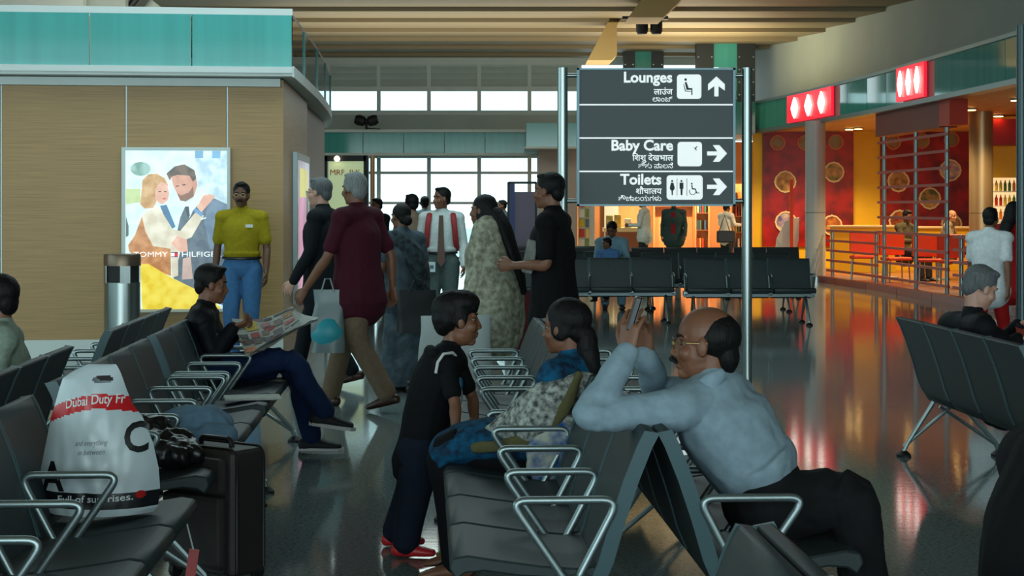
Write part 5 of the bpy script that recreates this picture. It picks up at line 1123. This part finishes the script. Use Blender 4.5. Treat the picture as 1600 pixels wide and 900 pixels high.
bag_text('A', 70, 771, 40, 62, M_BT, -.05, 0, .03); bag_text('C', 200, 708, 34, 62, M_BT, .1, 0, .03); bag_text('Full of surprises.', 98, 788, 118, 15, M_WT, -.04, 0, .01)
q = MB(); q.prism(oval(226, 776, 7, 6, 14), .002, lambda u, v, t: bag_pt(u, v)+V((0, -.003-t, 0))); q.build('emblem', M_RED, bag)
# suitcase
sc_ = empty('suitcase', (GX(338, 7.0), 7.0, 0), -.62); tag(sc_, 'black upright trolley suitcase standing before the left bench', 'suitcase')
M_SC = mat('black_ballistic_nylon', (42, 38, 36), .6, var=.1, scale=90, bump=.08); M_SCL = mat('black_piping', (20, 20, 20), .35)
MB().span((-.19, -.10, .035), (.19, .10, .54)).build('main_shell', M_SC, sc_, bevel=.035, seg=3)
MB().span((-.165, -.145, .07), (.165, -.09, .36)).build('lower_pocket', M_SC, sc_, bevel=.02, seg=2)
MB().span((-.165, -.135, .37), (.165, -.09, .51)).build('upper_pocket', M_SC, sc_, bevel=.018, seg=2)
for y in (-.075, .075):
    MB().tube(rounded([(-.192, y, .06), (-.192, y, .543), (.192, y, .543), (.192, y, .06)], .05, 5), .006, 8).build('piping', M_SCL, sc_, True)
MB().tube([(-.19, 0, .05), (-.196, 0, .3), (-.19, 0, .53)], .004, 6).build('zip', M_ALU, sc_)
MB().tube(rounded([(-.09, 0, .535), (-.08, 0, .57), (.08, 0, .57), (.09, 0, .535)], .02), .011, 8).build('top_handle', M_SCL, sc_, True)
MB().tube(rounded([(-.192, -.02, .22), (-.215, -.02, .24), (-.215, -.02, .38), (-.192, -.02, .40)], .02), .009, 8).build('side_handle', M_SCL, sc_, True)
for x, z in ((-.193, .17), (-.193, .46)):
    MB().lathe([(.007, 0), (.006, .006)], seg=10).build('rivet', M_ALU, sc_, loc=(x, .04, z)).rotation_euler = (0, -PI/2, 0)
for sx_ in (-1, 1):
    for sy in (-1, 1): MB().lathe([(.03, -.012), (.034, -.006), (.034, .006), (.03, .012)], seg=14).build('wheel', M_BLACK, sc_, True, loc=(sx_*.15, sy*.08, .034)).rotation_euler = (0, PI/2, 0)
# crumpled bags on the left bench
def lump(name, label, cat, loc, parts, m_, wr=.02, vox=.009, lname='crumpled_film', sc=11):
    e = empty(name, loc); tag(e, label, cat); q = MB()
    for c, r in parts: ell(q, c, r)
    new_obj(lname, voxel(q, vox, 2, wr, sc, 0.0), m_, e); return e
lump('black_plastic_bag', 'crumpled black plastic bag on the left bench behind the suitcase', 'bag', (-1.42, 6.92, .475), [((0, 0, .06), (.17, .16, .08)), ((-.05, .08, .12), (.1, .1, .07)), ((.08, -.08, .05), (.12, .1, .06))], mat('black_polythene', (18, 20, 22), .32), .02, sc=16)
lump('blue_cushion', 'pale blue cushion on the left bench behind the suitcase', 'cushion', (-1.36, 7.42, .475), [((0, 0, .09), (.17, .13, .09)), ((.06, -.06, .06), (.13, .12, .06))], cloth('pale_blue_cushion', (104, 136, 160)), .012, lname='cushion_cover')
tg = empty('luggage_tag', (-1.12, 6.03, .18)); tag(tg, 'small red strap tag hanging below the near left bench', 'tag'); MB().box((0, 0, .05), (.035, .006, .16), M=Matrix.Rotation(.15, 4, 'Y')).build('tag_strip', M_RED, tg); MB().tube([(0.01, 0, .12), (-.02, 0, .24), (-.06, 0, .26)], .003, 6).build('cord', M_WHITE, tg)
# carrier bags of the walkers
def carrier(name, label, loc, w_, d_, h_, m_, rz=0, inner=None):
    e = empty(name, loc, rz); tag(e, label, 'bag'); b = MB(); n = 14; vs = []; fs = []
    for j in range(9):
        z = h_*j/8; t = j/8; ww = w_*(1-.08*t); dd = d_*(1-.75*t)
        for i in range(n*2):
            a = 2*PI*i/(n*2); c, s_ = math.cos(a), math.sin(a); x = ww/2*math.copysign(abs(c)**.5, c); y = dd/2*math.copysign(abs(s_)**.7, s_)
            nn = noise.noise(V((x*9, y*9+loc[0], z*7)))*.02; vs.append((x+nn, y+nn, z))
    m2 = n*2
    for j in range(8):
        for i in range(m2): l = (i+1) % m2; fs.append((j*m2+i, j*m2+l, (j+1)*m2+l, (j+1)*m2+i))
    fs.append(tuple(range(m2))[::-1]); b.add(vs, fs); b.build('bag_body', m_, e, True)
    for y in (-.02, .02): MB().tube([(-w_*.2, y, h_-.02), (-w_*.08, y, h_+.08), (w_*.08, y, h_+.08), (w_*.2, y, h_-.02)], .006, 6).build('handle', m_, e)
    if inner: q = MB(); ell(q, (0, 0, h_*.3), (w_*.52, d_*.56, h_*.29)); q.build('contents', inner, e, True)
    return e
carrier('carrier_bag', 'big white carrier bag beside the woman in the white shawl', (GX(712, 11.9), 11.9, .3), .52, .2, .46, mat('white_paper_bag', (172, 184, 184), .5), .2)
carrier('red_bag', 'dark red bag behind the woman in the white shawl', (GX(806, 12.75), 12.75, .46), .3, .14, .42, mat('dark_red_fabric', (120, 20, 40), .6), .1)
mfilm = glassmat('clear_film', (190, 205, 205), .55, .3)
carrier('plastic_carrier', 'translucent carrier bag with turquoise contents in the hand of the maroon shirt', (GX(512, 12.7), 12.7, .44), .24, .16, .46, mat('grey_film', (120, 136, 138), .35), .1, mat('turquoise_pack', (50, 160, 176), .4))
carrier('black_handbag', 'dark handbag carried at the side of the saree woman', (GX(652, 13.9), 13.9, .5), .34, .2, .34, mat('black_fabric_bag', (30, 32, 36), .6), .3)
